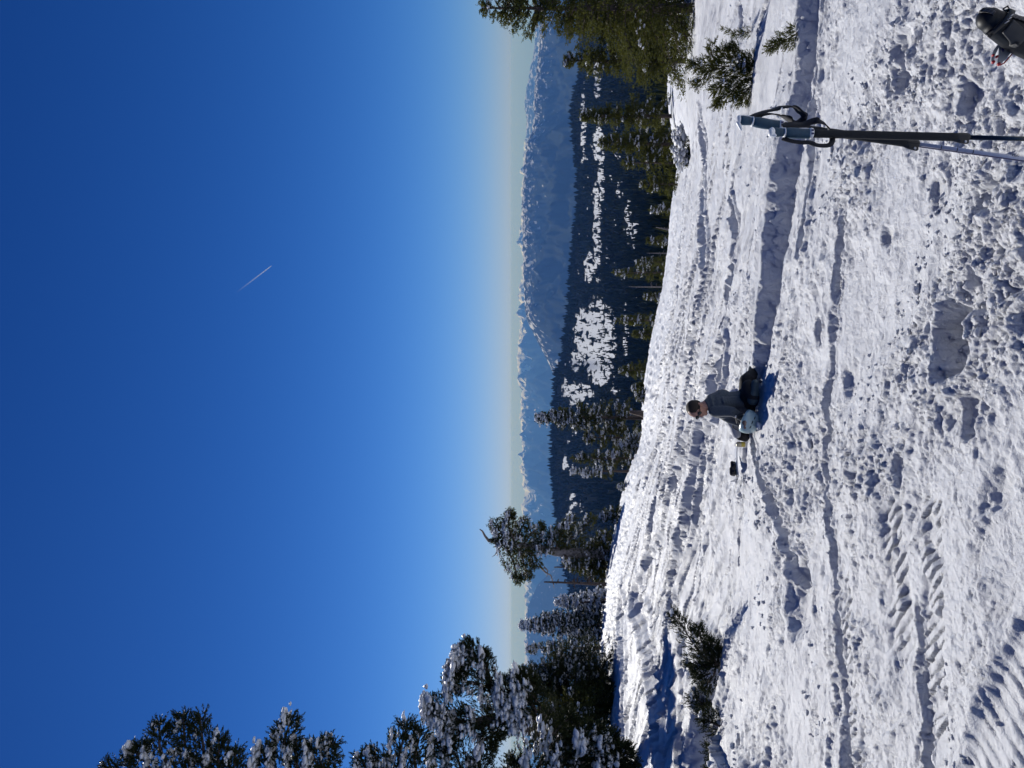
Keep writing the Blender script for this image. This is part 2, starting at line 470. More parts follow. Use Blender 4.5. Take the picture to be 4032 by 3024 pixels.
def disp(x, y):
    r = np.hypot(x, y)
    far = np.clip((r - 6) / 14, 0, 1)
    # warp for ragged edges
    wx = x + 0.05 * perlin(x * 6, y * 6, 3) + 0.022 * perlin(x * 19, y * 19, 4) + 0.009 * perlin(x * 52, y * 52, 7)
    wy = y + 0.05 * perlin(x * 6, y * 6, 5) + 0.022 * perlin(x * 19, y * 19, 6) + 0.009 * perlin(x * 52, y * 52, 9)
    h = 0.10 * fbm(x / 3.2, y / 3.2, 11, 3) * np.clip(r / 4, 0.4, 1.6) + 0.035 * fbm(x / .7, y / .7, 15, 2)
    h += 0.28 * fbm(x / 9, y / 9, 44, 2) * np.clip((r - 12) / 25, 0, 1)
    rough = np.clip(0.70 + 1.5 * fbm(x / 1.5, y / 1.5, 21, 4) + .5 * fbm(x / .35, y / .35, 23, 2), 0.34, 1.25)
    th = np.arctan2(x, y)
    # right-hand slope further up is smoother
    smooth = np.clip((th - 0.05) / 0.3, 0, 1) * np.clip((r - 7.0) / 3, 0, 1)
    rough = rough * (1 - 0.6 * smooth)
    track_m = np.zeros_like(x)
    for P, w, d in TRKW:
        dd, _, _ = pdist(wx, wy, P)
        q = dd / w
        gq = 1 / (1 + np.abs(q) ** 3.6)
        h -= d * gq
        h += d * 0.45 * np.exp(-((q - 1.45) / 0.32) ** 2)
        # thin parallel ridges inside
        h += 0.12 * d * gq * np.sin(dd / w * 9)
        track_m = np.maximum(track_m, gq)
    # bank shaped with its face out of the sun, standing for the shadow band
    dd, (bw, bd), side = pdist(wx, wy, BAND, [BAND_W, BAND_D])
    u_ = dd * np.where(side == BAND_FAR, 1, -1)           # + beyond, - towards the viewer
    rw = bd * .40 + .01
    f = np.clip(u_ / rw, -1, 1) * bd * .5
    lf = np.where(u_ > 0, 1.3, .42)
    h += f * np.exp(-(np.maximum(dd - rw, 0) / lf) ** 2)
    gq = 1 / (1 + (dd / (rw + .07)) ** 10)
    track_m = np.maximum(track_m, np.clip(gq * 1.2, 0, 1))
    dd, _, _ = pdist(wx, wy, BAND2)
    gq = 1 / (1 + (dd / .13) ** 6)
    h -= .13 * gq; h += .05 * np.exp(-((dd / .13 - 1.4) / .4) ** 2); track_m = np.maximum(track_m, gq)
    dd, (bw, bd), side = pdist(wx, wy, GUL, [GUL_W, GUL_D])
    q = dd / bw; gq = 1 / (1 + q ** 8)
    h -= bd * gq; h += bd * .22 * np.exp(-((q - 1.5) / .5) ** 2); track_m = np.maximum(track_m, gq)
    for c, rad, d in HOLESW:
        dd = np.hypot(wx - c[0], (wy - c[1])) / rad
        gq = 1 / (1 + dd ** 5)
        h -= d * gq; h += d * .35 * np.exp(-((dd - 1.35) / .3) ** 2); track_m = np.maximum(track_m, gq * .8)
    # chunk layers
    sm = np.ones_like(x)
    tread = np.zeros_like(x)
    for a, b, w, pitch, slant in STRIPS:
        A = g(*a); B = g(*b); d = (B - A); Ln = np.linalg.norm(d); d = d / Ln
        s = (x - A[0]) * d[0] + (y - A[1]) * d[1] + .006 * perlin(x * 14, y * 14, 35)
        c = -(x - A[0]) * d[1] + (y - A[1]) * d[0]
        ms = (1 / (1 + (c / w) ** 12)) / (1 + np.exp(-(s + .02) / .02)) / (1 + np.exp((s - Ln) / .02))
        ph = (s + c * slant) / pitch
        fr = ph - np.floor(ph)
        keep = _hash(np.floor(ph).astype(np.int64), np.floor(c / w * .99 + 5).astype(np.int64), 77)
        blk = np.clip(np.minimum(fr, .80 - fr) * 12, 0, 1) * (0.35 + 0.65 * keep) * np.clip(1.1 + 2.2 * perlin(x * 7, y * 7, 37), .1, 1.15)
        fine = np.clip(np.sin((c) * 2 * math.pi / 0.022 + keep * 3), -0.4, .6) * .0022
        hs = blk * 0.042 + fine * blk - 0.018
        h = h * (1 - ms * .6) + ms * hs
        tread = np.maximum(tread, ms * (0.8 + .2 * blk))
    # corduroy in the near left corner
    rd = C_R1 - C_R0; rd = rd / np.linalg.norm(rd)
    ed = C_B - C_A; ed = ed / np.linalg.norm(ed)
    side_c = (x - C_A[0]) * ed[1] - (y - C_A[1]) * ed[0]
    if ((0 - C_A[0]) * ed[1] - (0 - C_A[1]) * ed[0]) < 0: side_c = -side_c
    mc = 1 / (1 + np.exp(-(side_c - .02 + .02 * perlin(x * 9, y * 9, 31)) / .012))
    nn = (x - C_A[0]) * rd[1] - (y - C_A[1]) * rd[0]
    along = (x - C_A[0]) * rd[0] + (y - C_A[1]) * rd[1]
    sp = 0.068
    fr = nn / sp + .10 * perlin(along * 12, nn * 12, 8); fid = np.floor(fr); fr = fr - fid
    segs = along / 0.16 + fid * .37; sf = segs - np.floor(segs)
    rib = np.clip(np.minimum(fr, 0.62 - fr) * 9, 0, 1) * np.clip(np.minimum(sf, 1 - sf) * 20, .75, 1)
    rib += .05 * np.sin(nn * 2 * math.pi / .009)
    h = h * (1 - mc * .35) + mc * (rib * .012 * np.clip(.8 + 1.5 * perlin(x * 6, y * 6, 36), .2, 1.2) - .006)
    h += 0.012 * np.exp(-(side_c / .05) ** 2)
    tread = np.maximum(tread, mc)
    rough = rough * (1 - .45 * np.clip(far, 0, 1))
    msk = .74 * rough * (1 - 0.95 * track_m) * (1 - .93 * tread)
    c1 = domes(wx, wy, .26, 101, .14) * .26
    c2 = domes(wx + .3, wy, .088, 131, .55) * .088
    c3 = domes(wx, wy + .2, .042, 161, .75) * .042
    big = np.clip(rough - .55, 0, 1)
    h += msk * (c1 * .6 * big + c2 * .50 * np.clip(rough, .25, 1) + c3 * .62 * np.clip(1 - (r - 9) / 14, 0, 1))
    nearw = np.clip(1 - (r - 7) / 10, 0, 1)
    bl = .040 * (1 - 2 * np.abs(perlin(wx / .24, wy / .24, 201))) + .030 * np.abs(perlin(wx / .10, wy / .10, 202)) + nearw * (.024 * np.abs(perlin(wx / .05, wy / .05, 203)) + .015 * np.abs(perlin(wx / .026, wy / .026, 204)))
    h += msk * bl
    h += far * msk * (.24 * .14 * domes(wx, wy, .14, 211, .7) + .22 * .26 * domes(wx, wy, .26, 212, .5))
    h += (0.008 + .02 * far) * (.4 + rough) * fbm(x * 7 / (1 + far * 3), y * 7 / (1 + far * 3), 51, 4, .65)
    h += far * msk * domes(wx, wy, .32, 191, .7) * .32 * .35
    # many faint old ski lines running across the slope
    ld = LINE_D
    la = x * ld[0] + y * ld[1]; lc = -x * ld[1] + y * ld[0]
    lc = lc + .5 * perlin(la / 9, lc / 9, 63)
    lines = ridged(la / 16, lc / 1.3, 61, 3) - .5
    mid = np.clip((r - 8) / 7, 0, 1)
    h += .05 * mid * lines * (1 - .7 * smooth)
    for kk, (sp_, ww, dp_, curve) in enumerate(((1.15, .060, .075, .9), (.83, .045, .05, 1.4), (1.7, .11, .10, .6), (.55, .035, .035, 2.2))):
        ang = (-.10, .10, -.03, .22)[kk]
        l2 = lc * math.cos(ang) + la * math.sin(ang) + curve * perlin(la / 11 + kk * 5, lc / 14, 80 + kk)
        cell = np.floor(l2 / sp_); f_ = l2 / sp_ - cell
        ctr = .25 + .5 * _hash(cell.astype(np.int64), cell.astype(np.int64) * 0 + kk, 88)
        on = (_hash(cell.astype(np.int64), np.floor(la / 13 + cell * .37).astype(np.int64), 89) < .62)
        dq = (f_ - ctr) * sp_ / ww
        fadeL = np.clip((1 - 2 * np.abs((la / 13 + cell * .37) % 1 - .5)) * 5, 0, 1)
        wgt = on * fadeL * mid * (1 - .6 * smooth)
        h += 1.35 * wgt * dp_ * (-np.exp(-dq ** 4) + .45 * np.exp(-((dq - 1.6) / .45) ** 2) + .3 * np.exp(-((dq + 1.6) / .45) ** 2))
    fade = np.clip(r / 2.0 - .2, 0, 1)
    return h * fade


def zg(x, y):
    x = np.atleast_1d(np.asarray(x, float)); y = np.atleast_1d(np.asarray(y, float))
    return float((zbase(x, y) + disp(x, y))[0])


def build_ground():
    fine = np.linspace(R(-30.5), R(30.5), 530)
    rest = np.linspace(R(30.5), R(360 - 30.5), 50)[1:-1]
    ang = np.concatenate([fine, rest])
    r = [0.25, .6, 1.0, 1.5, 2.0, 2.4]
    c = 2.7
    while c < 100:
        r.append(c); c *= 1 + (0.0027 if c < 12 else 0.0042 if c < 30 else 0.009)
    while c < 330:
        r.append(c); c *= 1.03
    r = np.array(r)
    A, RR = np.meshgrid(ang, r)
    x = RR * np.sin(A); y = RR * np.cos(A)
    z = zbase(x, y)
    V = np.stack([x.ravel(), y.ravel(), (z + disp(x, y)).ravel()], 1)
    n = len(ang); m = len(r)
    i = np.arange(m - 1)[:, None] * n; j = np.arange(n)[None]
    Q = np.stack([i + j, i + n + j, i + n + (j + 1) % n, i + (j + 1) % n], -1).reshape(-1, 4)
    V = np.concatenate([V, [[0, 0, -HC]]])
    T = np.array([(n * m, k, (k + 1) % n) for k in range(n)])
    print('ground quads', len(Q))
    o = mesh_np('snow_ground', V, [T, Q], M_SNOW, smooth=True)
    tag(o, 'trampled sunlit snow slope with ski tracks and loose snow chunks', kind='structure')


build_ground()

# ------------------------------------------------------------------ far terrain
def strip_mesh(name, cols, dists, zfun, mt, label, attrs=None):
    U, D = np.meshgrid(cols, dists)      # U = picture column py
    a = (829.5 - U) / FPX
    x = a * D; y = D
    z, at = zfun(U, D, x, y)
    n = len(cols); m = len(dists)
    i = np.arange(m - 1)[:, None] * n; j = np.arange(n - 1)[None]
    Q = np.stack([i + j, i + j + 1, i + n + j + 1, i + n + j], -1).reshape(-1, 4)[:, ::-1]
    V = np.stack([x.ravel(), y.ravel(), z.ravel()], 1)
    o = mesh_np(name, V, [Q], mt, smooth=True, attrs={'snow': at.ravel()})
    tag(o, label, kind='structure')
    return o


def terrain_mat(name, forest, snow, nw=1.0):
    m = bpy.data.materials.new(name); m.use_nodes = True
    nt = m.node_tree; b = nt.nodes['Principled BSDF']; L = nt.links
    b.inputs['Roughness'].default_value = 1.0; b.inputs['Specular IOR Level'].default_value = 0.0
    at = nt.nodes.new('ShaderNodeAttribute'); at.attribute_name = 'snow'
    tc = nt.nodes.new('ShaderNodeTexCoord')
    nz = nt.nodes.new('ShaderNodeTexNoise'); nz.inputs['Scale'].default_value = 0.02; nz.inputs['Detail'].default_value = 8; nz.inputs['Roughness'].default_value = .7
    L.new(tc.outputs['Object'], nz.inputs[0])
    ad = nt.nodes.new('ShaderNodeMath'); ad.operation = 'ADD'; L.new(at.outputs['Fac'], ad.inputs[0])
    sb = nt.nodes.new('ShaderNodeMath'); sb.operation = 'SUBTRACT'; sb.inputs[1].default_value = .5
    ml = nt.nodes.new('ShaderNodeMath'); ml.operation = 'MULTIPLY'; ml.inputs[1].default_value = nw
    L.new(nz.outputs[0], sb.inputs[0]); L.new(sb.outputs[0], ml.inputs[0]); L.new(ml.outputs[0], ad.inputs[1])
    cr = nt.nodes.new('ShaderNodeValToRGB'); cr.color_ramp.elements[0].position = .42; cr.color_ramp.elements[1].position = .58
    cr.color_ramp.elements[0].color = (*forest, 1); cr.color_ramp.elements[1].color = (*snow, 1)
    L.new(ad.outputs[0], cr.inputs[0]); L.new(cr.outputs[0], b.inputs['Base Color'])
    return m


CREST = np.array([(-100, 1262), (0, 1262), (169, 1255), (204, 1240), (245, 1236), (341, 1245), (382, 1250), (439, 1250), (503, 1242), (592, 1234), (682, 1227), (741, 1219),
                  (777, 1217), (800, 1201), (853, 1199), (942, 1193), (1046, 1196), (1105, 1202), (1210, 1217), (1254, 1229), (1314, 1238), (1500, 1248), (1800, 1250)], float)
OPEN = [  # (v, py, rv, rp, strength): open snow between the trees
    (1292, 735, 42, 95, .93), (1262, 720, 24, 60, .9), (1300, 800, 30, 40, .8), (1290, 500, 11, 125, .8), (1273, 580, 11, 34, .9), (1245, 780, 16, 30, .75),
    (1358, 476, 9, 50, .85), (1372, 500, 7, 30, .8), (1338, 414, 6, 22, .9), (1400, 423, 6, 12, .9), (1352, 715, 8, 60, .8), (1370, 527, 6, 12, .8),
    (1261, 270, 6, 90, .9), (1292, 165, 9, 55, .9), (1294, 310, 16, 50, .85), (1298, 395, 10, 50, .8), (1335, 330, 6, 22, .7), (1345, 600, 5, 12, .8),
    (1221, 1001, 6, 14, .9), (1241, 930, 8, 18, .7), (1237, 1082, 8, 30, .75), (1230, 1120, 5, 20, .8), (1250, 850, 34, 28, .85), (1225, 840, 20, 26, .6), (1256, 1100, 8, 22, .6),
    (1328, 838, 6, 12, .9), (1310, 560, 5, 25, .6), (1252, 1290, 8, 16, .7), (1262, 1010, 4, 12, .5), (1270, 140, 7, 22, .8), (1380, 640, 6, 14, .6),
]


def openness(v, p):
    o = np.zeros_like(v)
    wv = v + 5 * perlin(p / 14, v / 9, 91); wp = p + 14 * perlin(p / 20, v / 14, 92)
    for a, b, ra, rb, s in OPEN:
        d = ((wv - a) / ra) ** 2 + ((wp - b) / rb) ** 2
        o = np.maximum(o, s / (1 + d ** 3))
    o = o * np.clip(.85 + 1.6 * fbm(p / 13, v / 6, 96, 3), .25, 1)
    n = fbm(p / 26, v / 7, 95, 3)
    o = np.maximum(o, np.clip((n - .36) * 5, 0, .85) * (np.abs(v - 1290) < 110))
    return o


def forest_z(U, D, x, y):
    vc = np.interp(U, CREST[:, 0], CREST[:, 1])
    # picture row as a function of distance
    v = np.interp(np.log(D), np.log([180, 300, 500, 800, 1300, 2000, 3000]), [1560, 1500, 1462, 1425, 1370, 1310, 1250])
    f = np.clip((v - 1250) / 180, 0, 1)
    v = v + (vc - 1250) * (1 - f)
    v = v + 5 * fbm(U / 60, np.log(D) * 3, 70, 3) * np.clip(f * 5, 0, 1)
    z = -(v - 1106) / FPX * D
    over = np.clip((D - 3000) / 1500, 0, 1)
    z = z - over ** 1.2 * 900
    return z, openness(v, U) * 1.25 - .12


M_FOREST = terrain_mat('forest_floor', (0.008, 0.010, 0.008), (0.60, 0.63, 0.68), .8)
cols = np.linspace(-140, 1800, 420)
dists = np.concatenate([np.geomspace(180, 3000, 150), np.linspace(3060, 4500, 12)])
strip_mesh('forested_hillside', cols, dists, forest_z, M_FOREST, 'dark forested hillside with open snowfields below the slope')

# far wood: tens of thousands of conifers as one mass
def far_wood():
    N = 31000
    U = rng.uniform(-120, 1780, N)
    lo, hi = math.log(210), math.log(3050)
    Dd = np.exp(lo + (hi - lo) * rng.uniform(0, 1, N) ** .72)
    # extra row along the crest
    Uc = rng.uniform(-120, 1780, 2600); Dc = rng.uniform(2900, 3040, 2600)
    U = np.concatenate([U, Uc]); Dd = np.concatenate([Dd, Dc])
    a = (829.5 - U) / FPX; x = a * Dd
    z, op = forest_z(U, Dd, x, Dd)
    v = 1106 - z / Dd * FPX
    keep = rng.uniform(0, 1, len(U)) > np.clip(op * .98 - .8 * np.clip(fbm(U / 16, v / 6, 98, 2) * 3, 0, 1) - .2 * np.clip(fbm(U / 9, v / 4, 97, 2) + .35, 0, 1), 0, .9)
    U, Dd, x, z, op = U[keep], Dd[keep], x[keep], z[keep], op[keep]
    n = len(U)
    H = rng.uniform(7, 15, n) * np.where(op > .4, .42, 1) * np.clip(.75 + Dd / 6000, 0, 1.4) * np.clip(1 + 1.1 * fbm(U / 7, v[keep] / 3.5, 94, 2), .55, 1.6)
    W = H * rng.uniform(.15, .27, n) * (1 + Dd / 6000)
    V = []; T = []
    off = 0
    for (zb, zt, wr) in ((.05, .55, 1.0), (.34, .80, .72), (.62, 1.02, .42)):
        k = 5
        an = rng.uniform(0, 6.28, n)[:, None] + np.arange(k)[None] * 2 * math.pi / k
        rr = W[:, None] * wr * rng.uniform(.7, 1.3, (n, k))
        ring = np.stack([x[:, None] + rr * np.cos(an), Dd[:, None] + rr * np.sin(an), z[:, None] + H[:, None] * (zb + rng.uniform(-.05, .05, (n, k)))], -1)
        tip = np.stack([x, Dd, z + H * zt], -1)[:, None]
        VV = np.concatenate([ring, tip], 1)          # n,6,3
        base = off + np.arange(n)[:, None] * (k + 1)
        j = np.arange(k)[None]
        TT = np.stack([base + j, base + (j + 1) % k, base + k + 0 * j], -1).reshape(-1, 3)
        V.append(VV.reshape(-1, 3)); T.append(TT); off += n * (k + 1)
    m = mat('far_needles', (0.050, 0.054, 0.014), .8, scale=.03, col2=(0.024, 0.030, 0.010), spec=0)
    o = mesh_np('distant_conifer_forest', np.concatenate(V), [np.concatenate(T)], m)
    tag(o, 'dense dark conifer forest covering the hillside beyond the snow slope', 'forest', kind='stuff')
    print('far trees', n)


far_wood()


def mountain(name, prof, D, depth, vbase, relief, snowbias, mt, label, seed, snow_noise=90, mfront=90, sharp=0):
    D *= 2; depth *= 2; relief = (relief[0] * 2, relief[1] * 2); snow_noise *= 2
    prof = np.array(prof, float)
    cols = np.linspace(prof[0, 0], prof[-1, 0], 520)
    t = np.concatenate([np.linspace(0, 1, mfront), np.linspace(1.02, 1.25, 8)])
    ds = D - depth + depth * t

    def zf(U, Dm, x, y):
        tt = (Dm - (D - depth)) / depth
        vr = np.interp(U, prof[:, 0], prof[:, 1])
        vr = vr + sharp * ridged(U / 22, U * 0 + .5, seed + 3, 4) * -1 + sharp * .5
        ztop = -(vr - 1106) / FPX * D
        zb = -(vbase - 1106) / FPX * (D - depth)
        s = np.clip(tt, 0, 1)
        z = zb + (ztop - zb) * (s ** 1.15)
        rel = ridged(x / relief[0], y / relief[0] * .55, seed, 5) - .45
        z = z + rel * relief[1] * np.sin(np.clip(s, 0, 1) * math.pi) ** .7
        z = z - np.clip(tt - 1, 0, 1) * depth * .8
        elev = s
        n = fbm(x / (snow_noise * 8), y / (snow_noise * 8), seed + 7, 6, .62)
        sn = snowbias(s, U) + n * 1.1 + (rel) * .25
        return z, sn
    return strip_mesh(name, cols, ds, zf, mt, label)


M_MTN = terrain_mat('mountain_forest', (0.030, 0.038, 0.036), (0.62, 0.62, 0.64))
M_FAR = terrain_mat('far_peaks', (0.04, 0.05, 0.06), (0.90, 0.86, 0.80))
mountain('mountain_ridge',
         [(-150, 1172), (0, 1170), (90, 1166), (123, 1162), (163, 1157), (207, 1153), (245, 1154), (284, 1149), (308, 1138), (349, 1132), (396, 1129), (438, 1128), (458, 1127), (518, 1129),
          (607, 1131), (667, 1133), (696, 1141), (726, 1156), (762, 1174), (809, 1198), (840, 1215), (870, 1230)],
         7200, 2600, 1330, (650, 240), lambda s, U: np.clip((s - .70) * 1.5, -.34, .42) + .02, M_MTN, 'dark blue forested mountain ridge with snow-dusted crest', 300, 7, sharp=3)
mountain('snowy_mountain_range',
         [(300, 1135), (400, 1128), (480, 1126), (521, 1121), (540, 1129), (600, 1128), (640, 1122), (700, 1124), (740, 1121), (770, 1120), (809, 1119), (838, 1128), (897, 1126), (957, 1130), (990, 1127),
          (1010, 1124), (1040, 1129), (1090, 1129), (1120, 1128), (1200, 1132), (1263, 1136), (1321, 1135), (1411, 1136), (1460, 1140), (1520, 1138), (1600, 1136), (1800, 1135)],
         17000, 6500, 1300, (1500, 900), lambda s, U: np.clip((s - .70) * 2.4, -.5, .62) + .02, M_FAR, 'hazy blue mountain range with snowy peaks on the horizon', 400, 16, sharp=7)
mountain('foothill',
         [(1190, 1240), (1225, 1200), (1263, 1161), (1311, 1140), (1339, 1138), (1400, 1138), (1443, 1147), (1465, 1163), (1520, 1190), (1600, 1225)],
         10500, 2500, 1320, (1100, 150), lambda s, U: s * .1 + .02, M_MTN, 'rounded blue hill beyond the left hand trees', 500, 8)
mountain('distant_hills',
         [(-150, 1152), (0, 1155), (60, 1156), (121, 1152), (140, 1147), (198, 1136), (218, 1134), (235, 1133), (258, 1138), (295, 1136), (330, 1140), (420, 1150)],
         15000, 4000, 1260, (1500, 300), lambda s, U: np.clip((s - .6), -.2, .4) + .05, M_MTN, 'pale blue hills behind the right end of the ridge', 600, 14, sharp=2)

# valley ground far below, out to the horizon
vb = MB(); vb.box((0, 24000, -2600), (90000, 60000, 40))
o = vb.build('valley_floor', mat('valley', (0.05, 0.06, 0.06), .9, scale=.0004, col2=(0.09, 0.10, 0.11)))
tag(o, 'hazy valley floor far below the mountains', kind='structure')

# haze
hb = MB(); hb.box((0, 23000, (-2660 + 30) / 2), (100000, 70000, 2690))
hm = bpy.data.materials.new('haze'); hm.use_nodes = True
hn = hm.node_tree; hn.nodes.clear()
pv = hn.nodes.new('ShaderNodeVolumePrincipled'); ho = hn.nodes.new('ShaderNodeOutputMaterial')
pv.inputs['Color'].default_value = (0.15, 0.38, 1.0, 1)
pv.inputs['Absorption Color'].default_value = (0.76, 0.895, 1, 1)
pv.inputs['Density'].default_value = 1 / 24000
pv.inputs['Anisotropy'].default_value = 0.0
hn.links.new(pv.outputs[0], ho.inputs['Volume'])
o = hb.build('haze', hm)
tag(o, 'thin blue mountain haze', kind='stuff')


# ------------------------------------------------------------------ conifers
def spray(n, seed, spread=.9, ln=.42, wid=.10):
    """feathery shoot along +X, unit length, made of n pointed leaflets"""
    q = np.random.default_rng(seed)
    V = []; T = []
    for k in range(n):
        s = (k + .5) / n * .85
        a = q.uniform(0, 6.28)
        up = np.array([0, math.cos(a), math.sin(a)])
        L = ln * (1.05 - .55 * s) * q.uniform(.7, 1.2)
        d = np.array([.75, 0, 0]) + up * spread
        d /= np.linalg.norm(d)
        sd = np.cross(d, up + q.normal(0, .3, 3)); sd /= np.linalg.norm(sd)
        p = np.array([s, 0, 0])
        b = len(V)
        V += [p + d * L * .12 - sd * wid * .62, p + d * L * .2 + sd * wid * .62, p + d * L]
        T += [(b, b + 1, b + 2)]
    b = len(V)
    V += [np.array([0, -.05, 0]), np.array([0, .05, 0.02]), np.array([1, 0, 0])]
    T += [(b, b + 1, b + 2)]
    return np.array(V), np.array(T)


SP_FAR = [spray(4, i, 1.0, .55, .24) for i in range(5)]
SP_MID = [spray(6, 10 + i, .9, .50, .17) for i in range(5)]
SP_NEAR = [spray(11, 20 + i, .9, .34, .085) for i in range(6)]
SP_FINE = [spray(14, 30 + i, .75, .34, .10) for i in range(6)]


def place_sprays(P, D, S, temps, q):
    """P points, D directions, S sizes"""
    D = D / (np.linalg.norm(D, axis=1)[:, None] + 1e-9)
    rnd = q.normal(0, 1, D.shape)
    Y = np.cross(D, rnd); Y /= np.linalg.norm(Y, axis=1)[:, None] + 1e-9
    Z = np.cross(D, Y)
    which = q.integers(0, len(temps), len(P))
    Vs = []; Ts = []; off = 0
    for k, (tv, tt) in enumerate(temps):
        m = which == k
        if not m.any(): continue
        n = m.sum(); s = S[m][:, None, None]
        V = P[m][:, None] + s * (tv[None, :, 0:1] * D[m][:, None] + tv[None, :, 1:2] * Y[m][:, None] + tv[None, :, 2:3] * Z[m][:, None])
        Vs.append(V.reshape(-1, 3))
        Ts.append((tt[None] + (off + np.arange(n) * len(tv))[:, None, None]).reshape(-1, 3))
        off += n * len(tv)
    return np.concatenate(Vs), np.concatenate(Ts)


def _ico():
    import bmesh
    bm = bmesh.new(); bmesh.ops.create_icosphere(bm, subdivisions=1, radius=1)
    V = np.array([v.co[:] for v in bm.verts]); T = np.array([[v.index for v in f.verts] for f in bm.faces]); bm.free()
    return V, T


ICO_V, ICO_T = _ico()


def snow_blobs(P, S, q, flat=.55):
    n = len(P)
    if n == 0: return None
    nz = 1 + .34 * np.sin(ICO_V[None] @ q.normal(0, 2.2, (n, 3, 1)) + q.uniform(0, 6, (n, 1, 1)))[..., 0:1]
    sc = np.stack([q.uniform(.7, 1.3, n), q.uniform(.7, 1.3, n), q.uniform(.8, 1.1, n) * flat], 1)
    V = P[:, None] + ICO_V[None] * nz * (S[:, None] * sc)[:, None]
    T = ICO_T[None] + (np.arange(n) * len(ICO_V))[:, None, None]
    return V.reshape(-1, 3), T.reshape(-1, 3)


